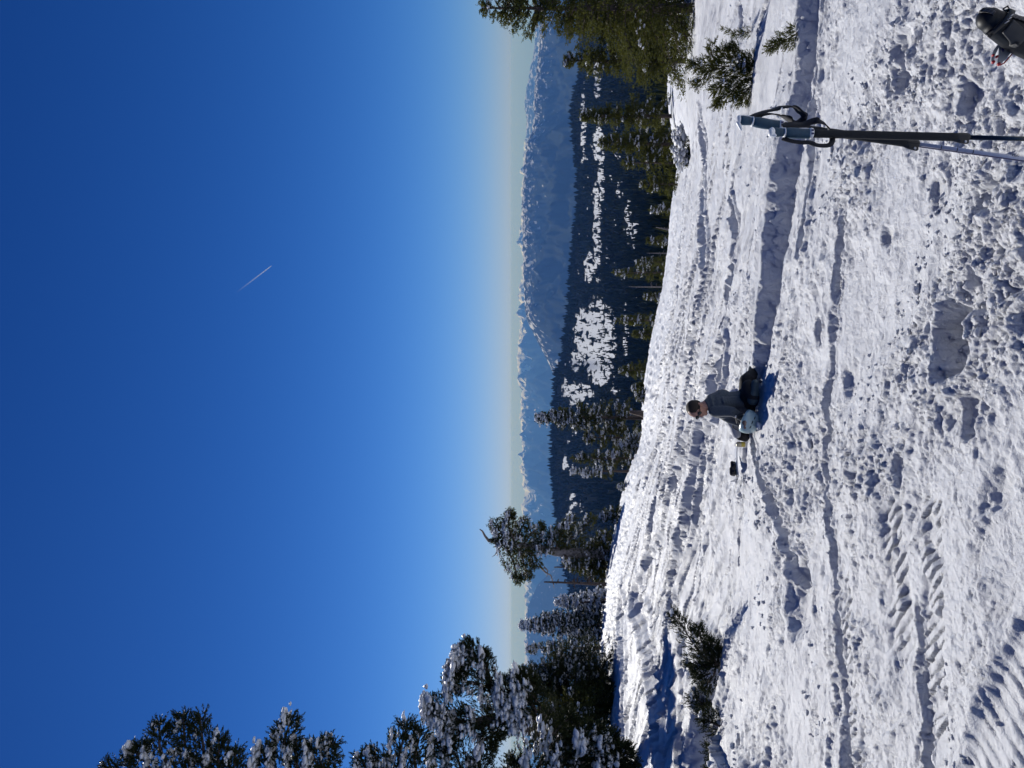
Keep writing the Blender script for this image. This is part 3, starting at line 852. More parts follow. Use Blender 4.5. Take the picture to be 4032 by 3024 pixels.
class Tree:
    def __init__(s, name, loc, label, cat, seed, temps, green, group=None):
        s.q = np.random.default_rng(seed); s.loc = np.array(loc, float); s.temps = temps; s.green = green
        s.root = tag(empty(name, loc), label, cat, group)
        s.P = []; s.D = []; s.S = []; s.sp = []; s.ss = []
        s.wood = MB(); s.dead = MB()

    def loc_(s, p): return np.asarray(p, float) - s.loc

    def sprays(s, P, D, S):
        s.P.append(P); s.D.append(D); s.S.append(S)

    def snow(s, P, S):
        n = len(P); k = 7
        PP = np.repeat(P, k, 0); SS = np.repeat(S, k)
        PP = PP + s.q.normal(0, 1, PP.shape) * (SS * np.array([[.62], [.62], [.18]])).T
        s.sp.append(PP); s.ss.append(SS * s.q.uniform(.22, .6, n * k))

    def crown(s, H, R, zb=.08, nb=90, prof=None, e0=-.25, e1=.75, droop=.35, size=.3, dens=1.0, snowp=.3, lean=(0, 0), clump=.5, gap=None, top=1.0, snow_size=.16, side=None):
        q = s.q
        prof = prof or (lambda t: (1 - t) ** .8)
        t = zb + (top - zb) * (q.uniform(0, 1, nb) ** .85)
        t.sort()
        az = q.uniform(0, 6.283, nb)
        cl = perlin(az * 1.1 + 3, t * H * 1.6, int(q.integers(1000))) * clump
        L = R * np.array([prof(a) for a in t]) * np.clip(q.uniform(.6, 1.1, nb) * (1 + cl), .15, 1.6) + .04 * H * .3
        if gap: L = L * np.array([gap(a, b) for a, b in zip(t, az)])
        el = e0 + (e1 - e0) * t + q.normal(0, .12, nb)
        base = np.stack([lean[0] * t * H, lean[1] * t * H, t * H], 1)
        n = np.clip((L / size * 3.9 * dens), 2, 50).astype(int)
        bi = np.repeat(np.arange(nb), n)
        sv = q.uniform(.12, 1, len(bi)) ** .8
        Lb = L[bi]; ca = np.cos(az[bi]); sa = np.sin(az[bi]); ce = np.cos(el[bi]); se = np.sin(el[bi])
        x = Lb * sv * ce; z = Lb * (sv * se - droop * sv ** 2 * (1 - .6 * t[bi]) + .10 * sv ** 4)
        lat = q.normal(0, .13, len(bi)) * Lb * (1 - .4 * sv)
        P = base[bi] + np.stack([x * ca - lat * sa, x * sa + lat * ca, z + q.normal(0, .05, len(bi)) * Lb], 1)
        la = q.choice([-1, 1], len(bi)) * q.uniform(.1, 1.1, len(bi))
        D = np.stack([np.cos(az[bi] + la), np.sin(az[bi] + la), se * .5 + q.uniform(-.55, .45, len(bi)) - .1], 1)
        S = size * q.uniform(.6, 1.25, len(bi)) * (1.1 - .35 * sv)
        s.sprays(P, D, S)
        # leader
        k = 7; zt = np.linspace(.9, 1.0, k) * H
        s.sprays(np.stack([lean[0] * zt, lean[1] * zt, zt - size * .4], 1), np.stack([q.normal(0, .25, k), q.normal(0, .25, k), np.ones(k)], 1), np.full(k, size * .9))
        # branch wood
        for b in range(0, nb, 2):
            ss = np.linspace(0, .8, 4)
            pts = base[b] + np.stack([L[b] * ss * math.cos(el[b]) * math.cos(az[b]), L[b] * ss * math.cos(el[b]) * math.sin(az[b]), L[b] * (ss * math.sin(el[b]) - droop * ss ** 2 * (1 - .6 * t[b]))], 1)
            s.wood.tube(pts, np.linspace(.012, .004, 4) * (1 + H * .18), 3, cap=False)
        # snow lying on boughs
        m = q.uniform(0, 1, nb) < snowp
        idx = np.repeat(np.where(m)[0], 3)
        if len(idx):
            sv = np.tile([.45, .65, .82], m.sum()) + q.uniform(-.08, .08, len(idx))
            x = L[idx] * sv * np.cos(el[idx]); z = L[idx] * (sv * np.sin(el[idx]) - droop * sv ** 2 * (1 - .6 * t[idx])) + size * .18
            s.snow(base[idx] + np.stack([x * np.cos(az[idx]), x * np.sin(az[idx]), z], 1), q.uniform(.5, 1.1, len(idx)) * snow_size)

    def trunk(s, H, r0, lean=(0, 0), dead=False, top=1.0):
        zz = np.linspace(-.3, H * top, 7)
        pts = np.stack([lean[0] * zz, lean[1] * zz, zz], 1)
        pts[1:-1, :2] += s.q.normal(0, .012 * H * .3, (5, 2))
        (s.dead if dead else s.wood).tube(pts, np.linspace(r0, r0 * .12, 7), 7)

    def bough(s, pts, rad, n, size, updir=(0, 0, 0), snow=0, snow_size=.1, wood=.03, spread=.8):
        """foliage round a polyline (world points), shoots pointing outward and on toward the tip"""
        q = s.q
        pts = np.array([s.loc_(p) for p in pts]); m = len(pts)
        rad = np.ones(m) * rad if np.isscalar(rad) else np.array(rad)
        tt = q.uniform(0, m - 1.001, n); i = tt.astype(int); f = (tt - i)[:, None]
        c = pts[i] * (1 - f) + pts[i + 1] * f
        r = rad[i] * (1 - f[:, 0]) + rad[i + 1] * f[:, 0]
        tan = pts[i + 1] - pts[i]; tan /= np.linalg.norm(tan, axis=1)[:, None] + 1e-9
        o = q.normal(0, 1, (n, 3)); o -= tan * (o * tan).sum(1)[:, None]; o /= np.linalg.norm(o, axis=1)[:, None]
        rr = q.uniform(0, 1, n) ** .55
        P = c + o * (r * rr)[:, None]
        D = tan * q.uniform(.5, 1.2, n)[:, None] + o * spread + np.array(updir) + q.normal(0, .22, (n, 3))
        s.sprays(P, D, size * q.uniform(.6, 1.2, n))
        s.wood.tube(pts, np.linspace(wood, wood * .25, m), 5, cap=False)
        if snow:
            k = snow
            tt = q.uniform(0, m - 1.001, k); i = tt.astype(int); f = (tt - i)[:, None]
            c = pts[i] * (1 - f) + pts[i + 1] * f; r = rad[i] * (1 - f[:, 0]) + rad[i + 1] * f[:, 0]
            ang = q.uniform(-.8, .8, k)
            P = c + np.stack([np.sin(ang) * r * .8, q.uniform(-.9, .35, k) * r, np.cos(ang) * r * .8], 1)
            s.snow(P, q.uniform(.5, 1.2, k) * snow_size)

    def done(s, crown_name='foliage'):
        cnt = 0
        if s.P:
            V, T = place_sprays(np.concatenate(s.P), np.concatenate(s.D), np.concatenate(s.S), s.temps, s.q)
            mesh_np(crown_name, V, T, s.green, s.root); cnt += len(T)
        if s.wood.V: s.wood.build('trunk', M_BARK, s.root, True)
        if s.dead.V: s.dead.build('bare_trunk', M_DEAD, s.root, True)
        if s.sp:
            P = np.concatenate(s.sp); S = np.concatenate(s.ss)
            V, T = snow_blobs(P, S, s.q)
            tag(mesh_np('snow_load', V, T, M_TSNOW, s.root, True), kind='stuff'); cnt += len(T)
        s.n = cnt
        return s.root


TRI = 0


def conifer(label, vtop, py, dist, wpx, seed, cat='conifer', name='conifer_tree', vbot=None, **kw):
    """a tree whose tip shows at (vtop, py), standing dist metres away; wpx = crown half width in display px"""
    global TRI
    a = (829.5 - py) / FPX
    x, y = a * dist, dist
    z0 = float(zbase(np.array([x]), np.array([y]))[0])
    if vbot: z0 = max(z0, -(vbot - 1106) / FPX * dist)
    ztop = -(vtop - 1106) / FPX * dist
    H = ztop - z0
    Rr = wpx / FPX * dist
    size = kw.pop('size', max(.16, dist * .0065))
    temps = kw.pop('temps', SP_FAR if dist > 35 else SP_MID)
    green = kw.pop('green', M_GREEN)
    snowp = kw.pop('snowp', .15)
    nb = kw.pop('nb', int(60 + H / size * 2.6))
    t = Tree(name, (x, y, z0), label, cat, seed, temps, green, kw.pop('group', None))
    t.trunk(H, .035 * H * .55 + .03, lean=kw.get('lean', (0, 0)))
    t.crown(H, Rr, nb=nb, size=size, snowp=snowp, snow_size=kw.pop('snow_size', size * .55), **kw)
    t.H = H
    t.finish = t.done
    r = t.done(); TRI += t.n
    return t


fat = lambda t: (1 - t) ** .6
col_ = lambda t: min(1, (1 - t) * 3.2) * .9 + .1 * (1 - t)
slim = lambda t: (1 - t) ** .75 * .8 + .12
GR = 'conifers along the far edge of the slope'

# right-hand group
conifer('tallest sunlit olive conifer at the right end, cut by the picture edge', 1041, 18, 26, 150, 1, dens=1.3, nb=330, prof=lambda t: (1 - t) ** .9 + .04, zb=.03, snowp=.05, clump=.7, group=GR, e0=-.3, size=.20)
conifer('olive conifer just left of the tallest right hand tree, narrow leaning tip', 1219, 132, 30, 62, 2, dens=1.2, nb=260, prof=lambda t: (1 - t) ** .6, zb=.02, snowp=.05, clump=.8, group=GR, size=.21)
conifer('broad dark conifer filling the right edge behind the small saplings', 1225, 40, 29, 105, 3, dens=1.2, nb=260, prof=fat, zb=.02, snowp=.04, clump=.7, group=GR, size=.21)
conifer('tall narrow olive conifer standing apart above the ski pole handles', 1257, 251, 52, 46, 4, dens=1.2, nb=230, prof=slim, snowp=.14, group=GR, clump=.8)
conifer('bushy conifer with a leaning spire beside the low snowy shrub', 1294, 312, 50, 42, 5, dens=1.2, nb=210, prof=fat, snowp=.12, group=GR, lean=(.02, 0))
conifer('shorter olive conifer left of the leaning spire tree', 1345, 352, 50, 36, 6, dens=1.1, prof=fat, snowp=.12, group=GR)
conifer('small dense conifer at the dip of the snow edge', 1385, 398, 52, 32, 7, prof=fat, snowp=.15, group=GR)
# small trees peeking over the lip
for k, (v, p, w, lab) in enumerate([
        (1406, 452, 14, 'tiny conifer top peeking over the snow lip right of the white snag'),
        (1326, 589, 22, 'slender olive conifer behind the lip between two bare snags'),
        (1376, 566, 16, 'short conifer at the foot of the slender one behind the lip'),
        (1330, 692, 20, 'olive conifer behind the lip below the big open snowfield'),
        (1366, 722, 15, 'stubby conifer beside the one below the open snowfield'),
        (1337, 800, 24, 'dense conifer behind the lip right of the round bush'),
        (1368, 838, 14, 'low conifer just right of the round snowy bush'),
        (1398, 520, 11, 'little dark conifer left of the white snag'),
        (1392, 640, 11, 'small dark conifer left of the thin leaning snag')]):
    conifer(lab, v, p, 78 + 4 * (k % 3), w, 20 + k, prof=slim, dens=1.0, snowp=.1, size=.42, group='small conifers behind the snow lip', vbot=1475, nb=110)

# centre group
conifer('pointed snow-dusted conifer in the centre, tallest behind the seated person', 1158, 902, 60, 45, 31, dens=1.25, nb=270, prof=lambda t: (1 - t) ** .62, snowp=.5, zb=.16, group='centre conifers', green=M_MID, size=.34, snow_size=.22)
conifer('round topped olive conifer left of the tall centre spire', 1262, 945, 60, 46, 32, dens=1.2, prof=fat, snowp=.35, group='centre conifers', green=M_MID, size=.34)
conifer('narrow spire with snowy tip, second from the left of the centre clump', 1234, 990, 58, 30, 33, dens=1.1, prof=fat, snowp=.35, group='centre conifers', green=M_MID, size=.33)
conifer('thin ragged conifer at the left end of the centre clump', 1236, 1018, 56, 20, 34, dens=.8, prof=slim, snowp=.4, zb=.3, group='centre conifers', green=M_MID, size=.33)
conifer('small round snowy bush on the lip behind the person', 1374, 858, 50, 22, 35, cat='bush', name='conifer_bush', prof=fat, snowp=.4, dens=1.2, size=.24, lean=(.25, 0))
conifer('tiny dark round bush alone on the lip left of the centre clump', 1335, 1050, 46, 11, 36, cat='bush', name='conifer_bush', prof=fat, snowp=.3, size=.2)
conifer('low snow-speckled bush right of the gnarled tree', 1298, 1115, 44, 24, 37, cat='bush', name='conifer_bush', prof=fat, snowp=.45, dens=1.2, size=.24)
conifer('snowy low conifer leaning at the foot of the centre clump', 1340, 960, 55, 34, 38, cat='bush', name='conifer_bush', prof=fat, snowp=.7, dens=1, size=.26)

# left group
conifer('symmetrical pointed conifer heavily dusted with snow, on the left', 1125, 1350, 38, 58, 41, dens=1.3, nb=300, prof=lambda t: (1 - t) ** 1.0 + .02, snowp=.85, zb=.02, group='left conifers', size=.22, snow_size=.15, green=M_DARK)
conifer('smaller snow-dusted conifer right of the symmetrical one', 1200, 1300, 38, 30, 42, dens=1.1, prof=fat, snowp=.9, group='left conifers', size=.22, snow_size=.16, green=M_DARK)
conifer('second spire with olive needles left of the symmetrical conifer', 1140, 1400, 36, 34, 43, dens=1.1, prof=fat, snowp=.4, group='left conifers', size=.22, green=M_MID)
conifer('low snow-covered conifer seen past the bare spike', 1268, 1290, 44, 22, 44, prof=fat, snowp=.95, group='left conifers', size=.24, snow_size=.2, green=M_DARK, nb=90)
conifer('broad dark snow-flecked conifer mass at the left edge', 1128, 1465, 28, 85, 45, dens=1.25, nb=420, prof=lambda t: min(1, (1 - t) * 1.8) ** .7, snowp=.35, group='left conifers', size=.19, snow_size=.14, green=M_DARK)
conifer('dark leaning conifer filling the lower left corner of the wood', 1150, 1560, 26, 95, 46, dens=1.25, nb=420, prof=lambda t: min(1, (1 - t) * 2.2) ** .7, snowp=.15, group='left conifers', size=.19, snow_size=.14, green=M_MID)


# gnarled old tree
def P3(v, py, d): return ((829.5 - py) / FPX * d, d, -(v - 1106) / FPX * d)


def gnarled():
    d = 48
    x, y, _ = P3(1366, 1200, d); z0 = float(zbase(np.array([x]), np.array([y]))[0])
    t = Tree('gnarled_conifer', (x, y, z0), 'gnarled old conifer with bare forked top, exposed pinkish trunk and snowy right side', 'conifer', 51, SP_FAR, M_MID)
    q = t.q
    tr = [P3(v, p, d) for v, p in ((1372, 1200), (1330, 1200), (1266, 1196), (1200, 1192), (1150, 1180), (1110, 1176), (1080, 1172))]
    tr = [t.loc_(p) for p in tr]; tr[0][2] = -.6
    t.dead.tube(tr, [.40, .36, .33, .28, .18, .13, .10], 9)
    # bare top
    lm = MB(); lm.tube([t.loc_(P3(v, p, d)) for v, p in ((1085, 1172), (1070, 1168), (1056, 1168), (1048, 1158), (1042, 1147), (1036, 1143))], [.14, .12, .11, .08, .06, .03], 5); lm.build('bare_limb', M_DEAD, t.root, True)
    lm = MB(); lm.tube([t.loc_(P3(v, p, d)) for v, p in ((1085, 1178), (1074, 1190), (1070, 1198), (1063, 1203))], [.06, .05, .03, .012], 5); lm.build('bare_limb', M_DEAD, t.root, True)
    for li, pl in enumerate((((1165, 1222), (1178, 1236), (1190, 1243), (1194, 1256), (1197, 1270)), ((1175, 1225), (1183, 1232), (1181, 1246)), ((1112, 1235), (1120, 1248), (1128, 1254)), ((1285, 1200), (1325, 1185), (1340, 1170)))):
        lm = MB(); lm.tube([t.loc_(P3(v, p, d + .3)) for v, p in pl], np.linspace(.07, .015, len(pl)), 4); lm.build('bare_limb', M_DEAD, t.root, True)
    s = .30
    B = [  # (points, radius, n, snow)
        (((1085, 1172), (1075, 1170), (1068, 1163)), (.5, .4, .2), 60, 4),
        (((1090, 1172), (1082, 1150), (1072, 1135), (1068, 1128)), (.7, .75, .6, .3), 150, 34),
        (((1110, 1165), (1098, 1140), (1100, 1120), (1102, 1112)), (.8, .7, .45, .25), 150, 34),
        (((1100, 1120), (1102, 1112), (1106, 1104)), (.4, .3, .15), 50, 6),
        (((1120, 1160), (1128, 1135), (1135, 1122)), (.8, .6, .3), 110, 14),
        (((1130, 1175), (1150, 1150), (1165, 1140), (1172, 1138)), (.9, .7, .45, .2), 150, 10),
        (((1090, 1180), (1105, 1205), (1112, 1225), (1118, 1248), (1122, 1256)), (.8, .9, .7, .4, .15), 230, 10),
        (((1120, 1185), (1130, 1210), (1138, 1235), (1140, 1248)), (.9, .8, .5, .2), 170, 6),
        (((1140, 1190), (1158, 1205), (1160, 1225)), (.9, .7, .3), 140, 5),
        (((1160, 1180), (1175, 1165), (1180, 1155)), (.7, .5, .3), 90, 16),
        (((1170, 1190), (1190, 1178), (1200, 1160), (1196, 1145)), (.7, .8, .6, .3), 150, 20),
        (((1200, 1185), (1210, 1160), (1222, 1140), (1240, 1118)), (.7, .8, .6, .3), 170, 36),
        (((1210, 1190), (1230, 1165), (1262, 1140), (1280, 1115)), (.6, .8, .7, .3), 190, 26),
        (((1240, 1205), (1262, 1222), (1280, 1235)), (.6, .8, .5), 150, 8),
        (((1220, 1200), (1235, 1215), (1250, 1230)), (.5, .5, .4), 90, 12),
        (((1265, 1190), (1300, 1170), (1318, 1150)), (.6, .8, .4), 130, 12),
        (((1290, 1200), (1312, 1225), (1325, 1255), (1338, 1262)), (.7, 1.0, .9, .5), 260, 6),
        (((1280, 1215), (1296, 1240), (1310, 1262)), (.6, .8, .5), 170, 5),
        (((1225, 1198), (1250, 1185), (1285, 1188)), (.7, .9, .8), 190, 8),
        (((1262, 1205), (1300, 1205), (1335, 1200)), (.8, 1.0, 1.0), 260, 8),
        (((1095, 1172), (1120, 1172), (1160, 1180)), (.8, 1.1, 1.1), 330, 20),
        (((1290, 1180), (1320, 1190), (1345, 1180)), (.7, .9, .8), 200, 14),
        (((1335, 1190), (1350, 1170), (1365, 1140), (1368, 1128)), (.7, .6, .4, .2), 150, 24),
        (((1330, 1210), (1348, 1222), (1352, 1245), (1350, 1262)), (.7, .8, .7, .3), 200, 8),
    ]
    for pts, rad, n, sn in B:
        t.bough([P3(v, p, d + q.uniform(-.5, .5)) for v, p in pts], tuple(r_ * .76 for r_ in rad), int(n * 1.5), s, (0, 0, .05), sn, .19, .07)
    t.done(); return t


t = gnarled(); TRI += t.n


def snag(label, pts, d, r, wood=M_DEAD, twigs=10, seed=0, name='dead_snag', foliage=None):
    x, y, z = P3(*pts[0], d); z0 = min(z, float(zbase(np.array([x]), np.array([y]))[0]))
    root = tag(empty(name, (x, y, z0)), label, 'snag', None)
    m = MB(); q = np.random.default_rng(seed)
    P = [np.array([0, 0, -.2])] + [np.array(P3(v, p, d)) - np.array([x, y, z0]) for v, p in pts]
    m.tube(P, np.linspace(r, r * .25, len(P)), 6)
    m.build('trunk', wood, root, True)
    L = np.linalg.norm(P[-1] - P[1])
    if twigs:
        w = MB()
        for k in range(twigs):
            f = q.uniform(.1, .95); p = P[1] * (1 - f) + P[-1] * f
            a = q.uniform(0, 6.28); ll = L * .16 * (1.1 - f) * q.uniform(.5, 1.3)
            w.tube([p, p + np.array([math.cos(a), math.sin(a), .15]) * ll * .6, p + np.array([math.cos(a), math.sin(a), -.1]) * ll], [r * .3, r * .2, r * .08], 4)
        tag(w.build('branch_stubs', wood, root), kind='stuff')
    return root


snag('thin white snag right of centre behind the snow lip', ((1462, 497), (1440, 496), (1417, 491)), 78, .14, seed=3, twigs=22)
snag('slender pale snag with short side branches left of the white one', ((1460, 548), (1425, 547), (1397, 547)), 78, .10, seed=4, twigs=16)
snag('tall thin leaning snag with a bent side limb behind the lip', ((1450, 620), (1410, 620), (1375, 620), (1358, 619)), 78, .09, seed=5, twigs=6)
snag('very short pale snag behind the lip right of the round bush', ((1425, 745), (1400, 744)), 78, .08, seed=6, twigs=2)
snag('bare dark spike rising left of the gnarled tree', ((1345, 1264), (1300, 1262), (1240, 1259), (1175, 1257)), 46, .17, M_BARK, seed=7, twigs=26)
snag('short broken spike just left of the gnarled trunk', ((1300, 1226), (1240, 1225), (1197, 1225)), 49, .14, M_BARK, seed=8, twigs=4)
snag('thin snowy spike beside the low snow-covered conifer', ((1300, 1294), (1250, 1292), (1196, 1290)), 41, .07, M_BARK, seed=9, twigs=6)
snag('leaning dark stump wedged in snow under the centre spire', ((1408, 905), (1385, 893), (1360, 890)), 52, .42, M_BARK, seed=10, twigs=0, name='tree_stump')


def bough_tree(name, label, cat, base, items, seed, temps, size, green=M_DARK, group=None, dist=None, upd=(0, 0, .1), ssz=.1, wood=.05, trunk=None, spread=.8):
    global TRI
    t = Tree(name, base, label, cat, seed, temps, green, group)
    if trunk: t.wood.tube([t.loc_(p) for p in trunk[0]], trunk[1], 9)
    for pts, rad, n, sn in items:
        t.bough([P3(*p) if len(p) == 3 else P3(p[0], p[1], dist) for p in pts], rad, n, size, upd, sn, ssz, wood, spread)
    r = t.done(); TRI += t.n
    return r


# low spruce sprays at the foot of the centre spire
# tall tree reaching in from the left edge (only its right-hand boughs are in view)
d = 12.0
bx, by = P3(1106, 1840, d)[:2]
bz = float(zbase(np.array([bx]), np.array([by]))[0])
trk = [(bx, by, bz - .3)] + [P3(v, 1840 - (1106 - v) * .02, d) for v in (1300, 1100, 850, 600, 350, 150)]
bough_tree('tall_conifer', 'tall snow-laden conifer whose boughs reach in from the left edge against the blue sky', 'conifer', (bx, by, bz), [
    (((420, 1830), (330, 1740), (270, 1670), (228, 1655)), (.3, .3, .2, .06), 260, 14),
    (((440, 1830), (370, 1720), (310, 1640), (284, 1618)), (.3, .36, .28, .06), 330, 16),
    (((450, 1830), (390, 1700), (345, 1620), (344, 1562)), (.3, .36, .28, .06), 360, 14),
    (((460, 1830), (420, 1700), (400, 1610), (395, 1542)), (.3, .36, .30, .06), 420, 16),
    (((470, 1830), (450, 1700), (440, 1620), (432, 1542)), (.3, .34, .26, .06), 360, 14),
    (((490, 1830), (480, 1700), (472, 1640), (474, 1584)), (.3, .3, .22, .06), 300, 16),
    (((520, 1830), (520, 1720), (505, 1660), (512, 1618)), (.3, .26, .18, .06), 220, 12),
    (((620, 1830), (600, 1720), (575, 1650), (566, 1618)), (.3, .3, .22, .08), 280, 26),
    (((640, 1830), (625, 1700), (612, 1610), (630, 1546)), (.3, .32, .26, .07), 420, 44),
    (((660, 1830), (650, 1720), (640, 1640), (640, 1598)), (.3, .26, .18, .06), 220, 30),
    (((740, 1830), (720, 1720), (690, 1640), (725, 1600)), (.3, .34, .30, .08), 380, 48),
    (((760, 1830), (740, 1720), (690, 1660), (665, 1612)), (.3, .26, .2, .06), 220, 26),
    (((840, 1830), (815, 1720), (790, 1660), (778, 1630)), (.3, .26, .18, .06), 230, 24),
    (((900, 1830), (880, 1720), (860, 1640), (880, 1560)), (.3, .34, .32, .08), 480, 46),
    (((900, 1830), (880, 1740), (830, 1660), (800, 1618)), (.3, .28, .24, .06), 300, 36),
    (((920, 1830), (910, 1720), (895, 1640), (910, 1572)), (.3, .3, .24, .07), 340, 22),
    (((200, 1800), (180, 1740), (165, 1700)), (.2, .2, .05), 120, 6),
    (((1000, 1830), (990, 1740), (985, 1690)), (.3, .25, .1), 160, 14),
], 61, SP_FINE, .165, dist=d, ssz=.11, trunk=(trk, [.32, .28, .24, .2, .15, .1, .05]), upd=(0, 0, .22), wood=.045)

# contorted near tree, arm of snow-covered boughs leaning right
d = 20.0
bx, by = P3(1330, 1690, d)[:2]
bz = float(zbase(np.array([bx]), np.array([by]))[0])
bough_tree('contorted_conifer', 'contorted dark conifer with thick white snow clumps leaning right over the gap of blue sky', 'conifer', (bx, by, bz), [
    (((1060, 1480), (1030, 1430), (1022, 1405), (1006, 1384)), (.3, .34, .28, .07), 380, 8),
    (((1060, 1470), (1048, 1430), (1046, 1408)), (.28, .24, .07), 220, 6),
    (((985, 1500), (985, 1460), (1000, 1420), (1008, 1404)), (.3, .36, .3, .12), 420, 60),
    (((1040, 1480), (1000, 1470), (985, 1450)), (.3, .36, .2), 300, 24),
    (((1000, 1560), (960, 1540), (938, 1525), (925, 1515)), (.4, .42, .34, .15), 420, 80),
    (((1010, 1570), (985, 1560), (965, 1570)), (.4, .5, .3), 380, 20),
    (((1060, 1560), (1040, 1550), (1000, 1560)), (.5, .5, .4), 420, 10),
    (((1120, 1560), (1060, 1500), (1050, 1482)), (.4, .34, .14), 330, 12),
    (((1150, 1560), (1100, 1500), (1085, 1468)), (.5, .46, .16), 520, 90),
    (((1160, 1540), (1130, 1480), (1120, 1450)), (.5, .42, .14), 480, 66),
    (((1180, 1550), (1150, 1500), (1150, 1468)), (.5, .4, .12), 360, 20),
    (((1040, 1600), (1062, 1590), (1078, 1600)), (.45, .40, .2), 330, 6),
    (((1110, 1550), (1085, 1552), (1070, 1585)), (.4, .35, .2), 280, 6),
    (((960, 1640), (950, 1620), (942, 1600)), (.4, .34, .12), 300, 26),
    (((1000, 1680), (990, 1640), (970, 1610)), (.45, .45, .25), 380, 22),
    (((1030, 1700), (1035, 1660), (1040, 1630)), (.4, .42, .25), 320, 14),
], 62, SP_FINE, .19, dist=d, ssz=.19,
    trunk=([(bx, by, bz - .3)] + [P3(v, p, d) for v, p in ((1250, 1640), (1180, 1590), (1100, 1545), (1040, 1560), (990, 1580))], [.3, .27, .22, .18, .14, .08]), wood=.05)

# dark drooping boughs near the lower left, over the slope
d = 13.0
bx, by = P3(1330, 1800, d)[:2]
bz = float(zbase(np.array([bx]), np.array([by]))[0])
bough_tree('leaning_conifer', 'near black conifer sweeping down right over the slope with a thick snow ledge', 'conifer', (bx, by, bz), [
    (((1130, 1720), (1170, 1640), (1200, 1580), (1235, 1545)), (.4, .45, .4, .12), 620, 10),
    (((1180, 1740), (1240, 1660), (1290, 1610), (1335, 1600)), (.4, .48, .42, .12), 700, 60),
    (((1200, 1760), (1280, 1680), (1330, 1645), (1366, 1630)), (.4, .5, .4, .1), 700, 26),
    (((1230, 1760), (1310, 1700), (1345, 1680), (1360, 1668)), (.4, .45, .3, .1), 500, 10),
    (((1120, 1760), (1120, 1690), (1110, 1655), (1112, 1640)), (.4, .3, .16, .05), 260, 6),
    (((1150, 1740), (1215, 1650), (1260, 1600), (1290, 1575)), (.4, .42, .35, .1), 520, 18),
], 63, SP_FINE, .17, dist=d, ssz=.15, upd=(0, 0, -.1), wood=.04,
    trunk=([(bx, by, bz - .3), P3(1240, 1790, d), P3(1150, 1780, d), P3(1050, 1790, d), P3(950, 1790, d)], [.25, .22, .18, .12, .05]))

# half-buried low firs by the gully
def ground_tree(name, label, cat, v, py, items, seed, temps, size, green, dz=0, **kw):
    b = g(v, py); zz = zg(b[0], b[1])
    dd = b[1]
    # items are given as picture offsets; keep them upright over the base point
    return bough_tree(name, label, cat, (b[0], b[1], zz), [([(vv, pp, dd + kk) for vv, pp, kk in pts], rad, n, sn) for pts, rad, n, sn in items], seed, temps, size, green, **kw)


ground_tree('buried_fir', 'black shaded fir crown bending out of the snow beside the gully at lower left', 'fir', 1556, 1440, [
    (((1540, 1440, 0), (1500, 1395, 0), (1472, 1350, -.1), (1452, 1322, -.1)), (.17, .16, .08, .025), 300, 3),
    (((1545, 1435, 0), (1520, 1400, -.1), (1510, 1370, -.2), (1507, 1352, -.2)), (.18, .15, .08, .03), 200, 2),
    (((1550, 1440, 0), (1535, 1400, -.1), (1525, 1385, -.1)), (.18, .15, .05), 200, 2),
    (((1552, 1440, 0), (1552, 1415, -.1), (1548, 1402, -.1)), (.16, .14, .05), 160, 1),
    (((1530, 1440, 0), (1500, 1430, .1), (1488, 1440, .1)), (.18, .16, .06), 170, 2),
    (((1545, 1450, 0), (1520, 1460, .1), (1500, 1462, .1)), (.18, .15, .05), 160, 0),
    (((1545, 1450, 0), (1530, 1475, 0), (1522, 1490, 0)), (.15, .10, .04), 110, 0),
], 71, SP_NEAR, .095, M_DARK, ssz=.05, wood=.015)
ground_tree('buried_fir', 'small shaded fir top in the back wall of the gully', 'fir', 1522, 1510, [
    (((1525, 1525, .2), (1505, 1510, .2), (1497, 1498, .2)), (.14, .13, .05), 150, 2),
    (((1528, 1530, .2), (1515, 1520, .2)), (.14, .1), 110, 2),
], 72, SP_NEAR, .10, M_DARK, ssz=.05, wood=.012)
ground_tree('buried_fir', 'dark fir branches under the snow overhang at the left picture edge', 'fir', 1560, 1640, [
    (((1560, 1570, -.1), (1535, 1560, 0), (1520, 1550, 0)), (.14, .12, .05), 130, 2),
    (((1560, 1640, -.1), (1550, 1625, 0), (1538, 1610, 0)), (.13, .13, .05), 150, 2),
    (((1560, 1680, -.1), (1552, 1665, 0), (1540, 1650, 0)), (.13, .13, .06), 150, 2),
], 73, SP_NEAR, .11, M_DARK, ssz=.05, wood=.015)

# saplings poking through the snow on the right
ground_tree('fir_sapling', 'clump of green fir saplings poking through the snow right of the ski pole handles', 'sapling', 1628, 160, [
    (((1630, 150, 0), (1590, 145, 0), (1540, 142, 0), (1488, 140, 0)), (.26, .18, .09, .02), 330, 8),
    (((1628, 170, 0), (1600, 180, 0), (1575, 200, 0), (1548, 226, -.1)), (.24, .18, .10, .03), 280, 4),
    (((1628, 180, 0), (1608, 200, -.1), (1590, 222, -.1)), (.22, .14, .04), 200, 3),
    (((1600, 140, .1), (1570, 122, .1), (1555, 105, .1)), (.14, .10, .03), 130, 3),
    (((1565, 145, 0), (1530, 155, 0), (1515, 172, 0), (1502, 186, 0)), (.12, .10, .06, .02), 130, 2),
    (((1590, 165, 0), (1560, 180, 0), (1540, 198, 0)), (.14, .10, .03), 130, 2),
    (((1560, 140, .1), (1535, 118, .1), (1540, 92, .1)), (.08, .05, .02), 70, 1),
    (((1600, 110, 0), (1588, 108, 0), (1578, 100, 0)), (.08, .07, .03), 70, 1),
    (((1628, 145, -.1), (1615, 140, -.1), (1600, 132, -.1)), (.16, .12, .05), 120, 4),
], 74, SP_NEAR, .125, M_GREEN, ssz=.055, wood=.014, upd=(0, 0, .25))
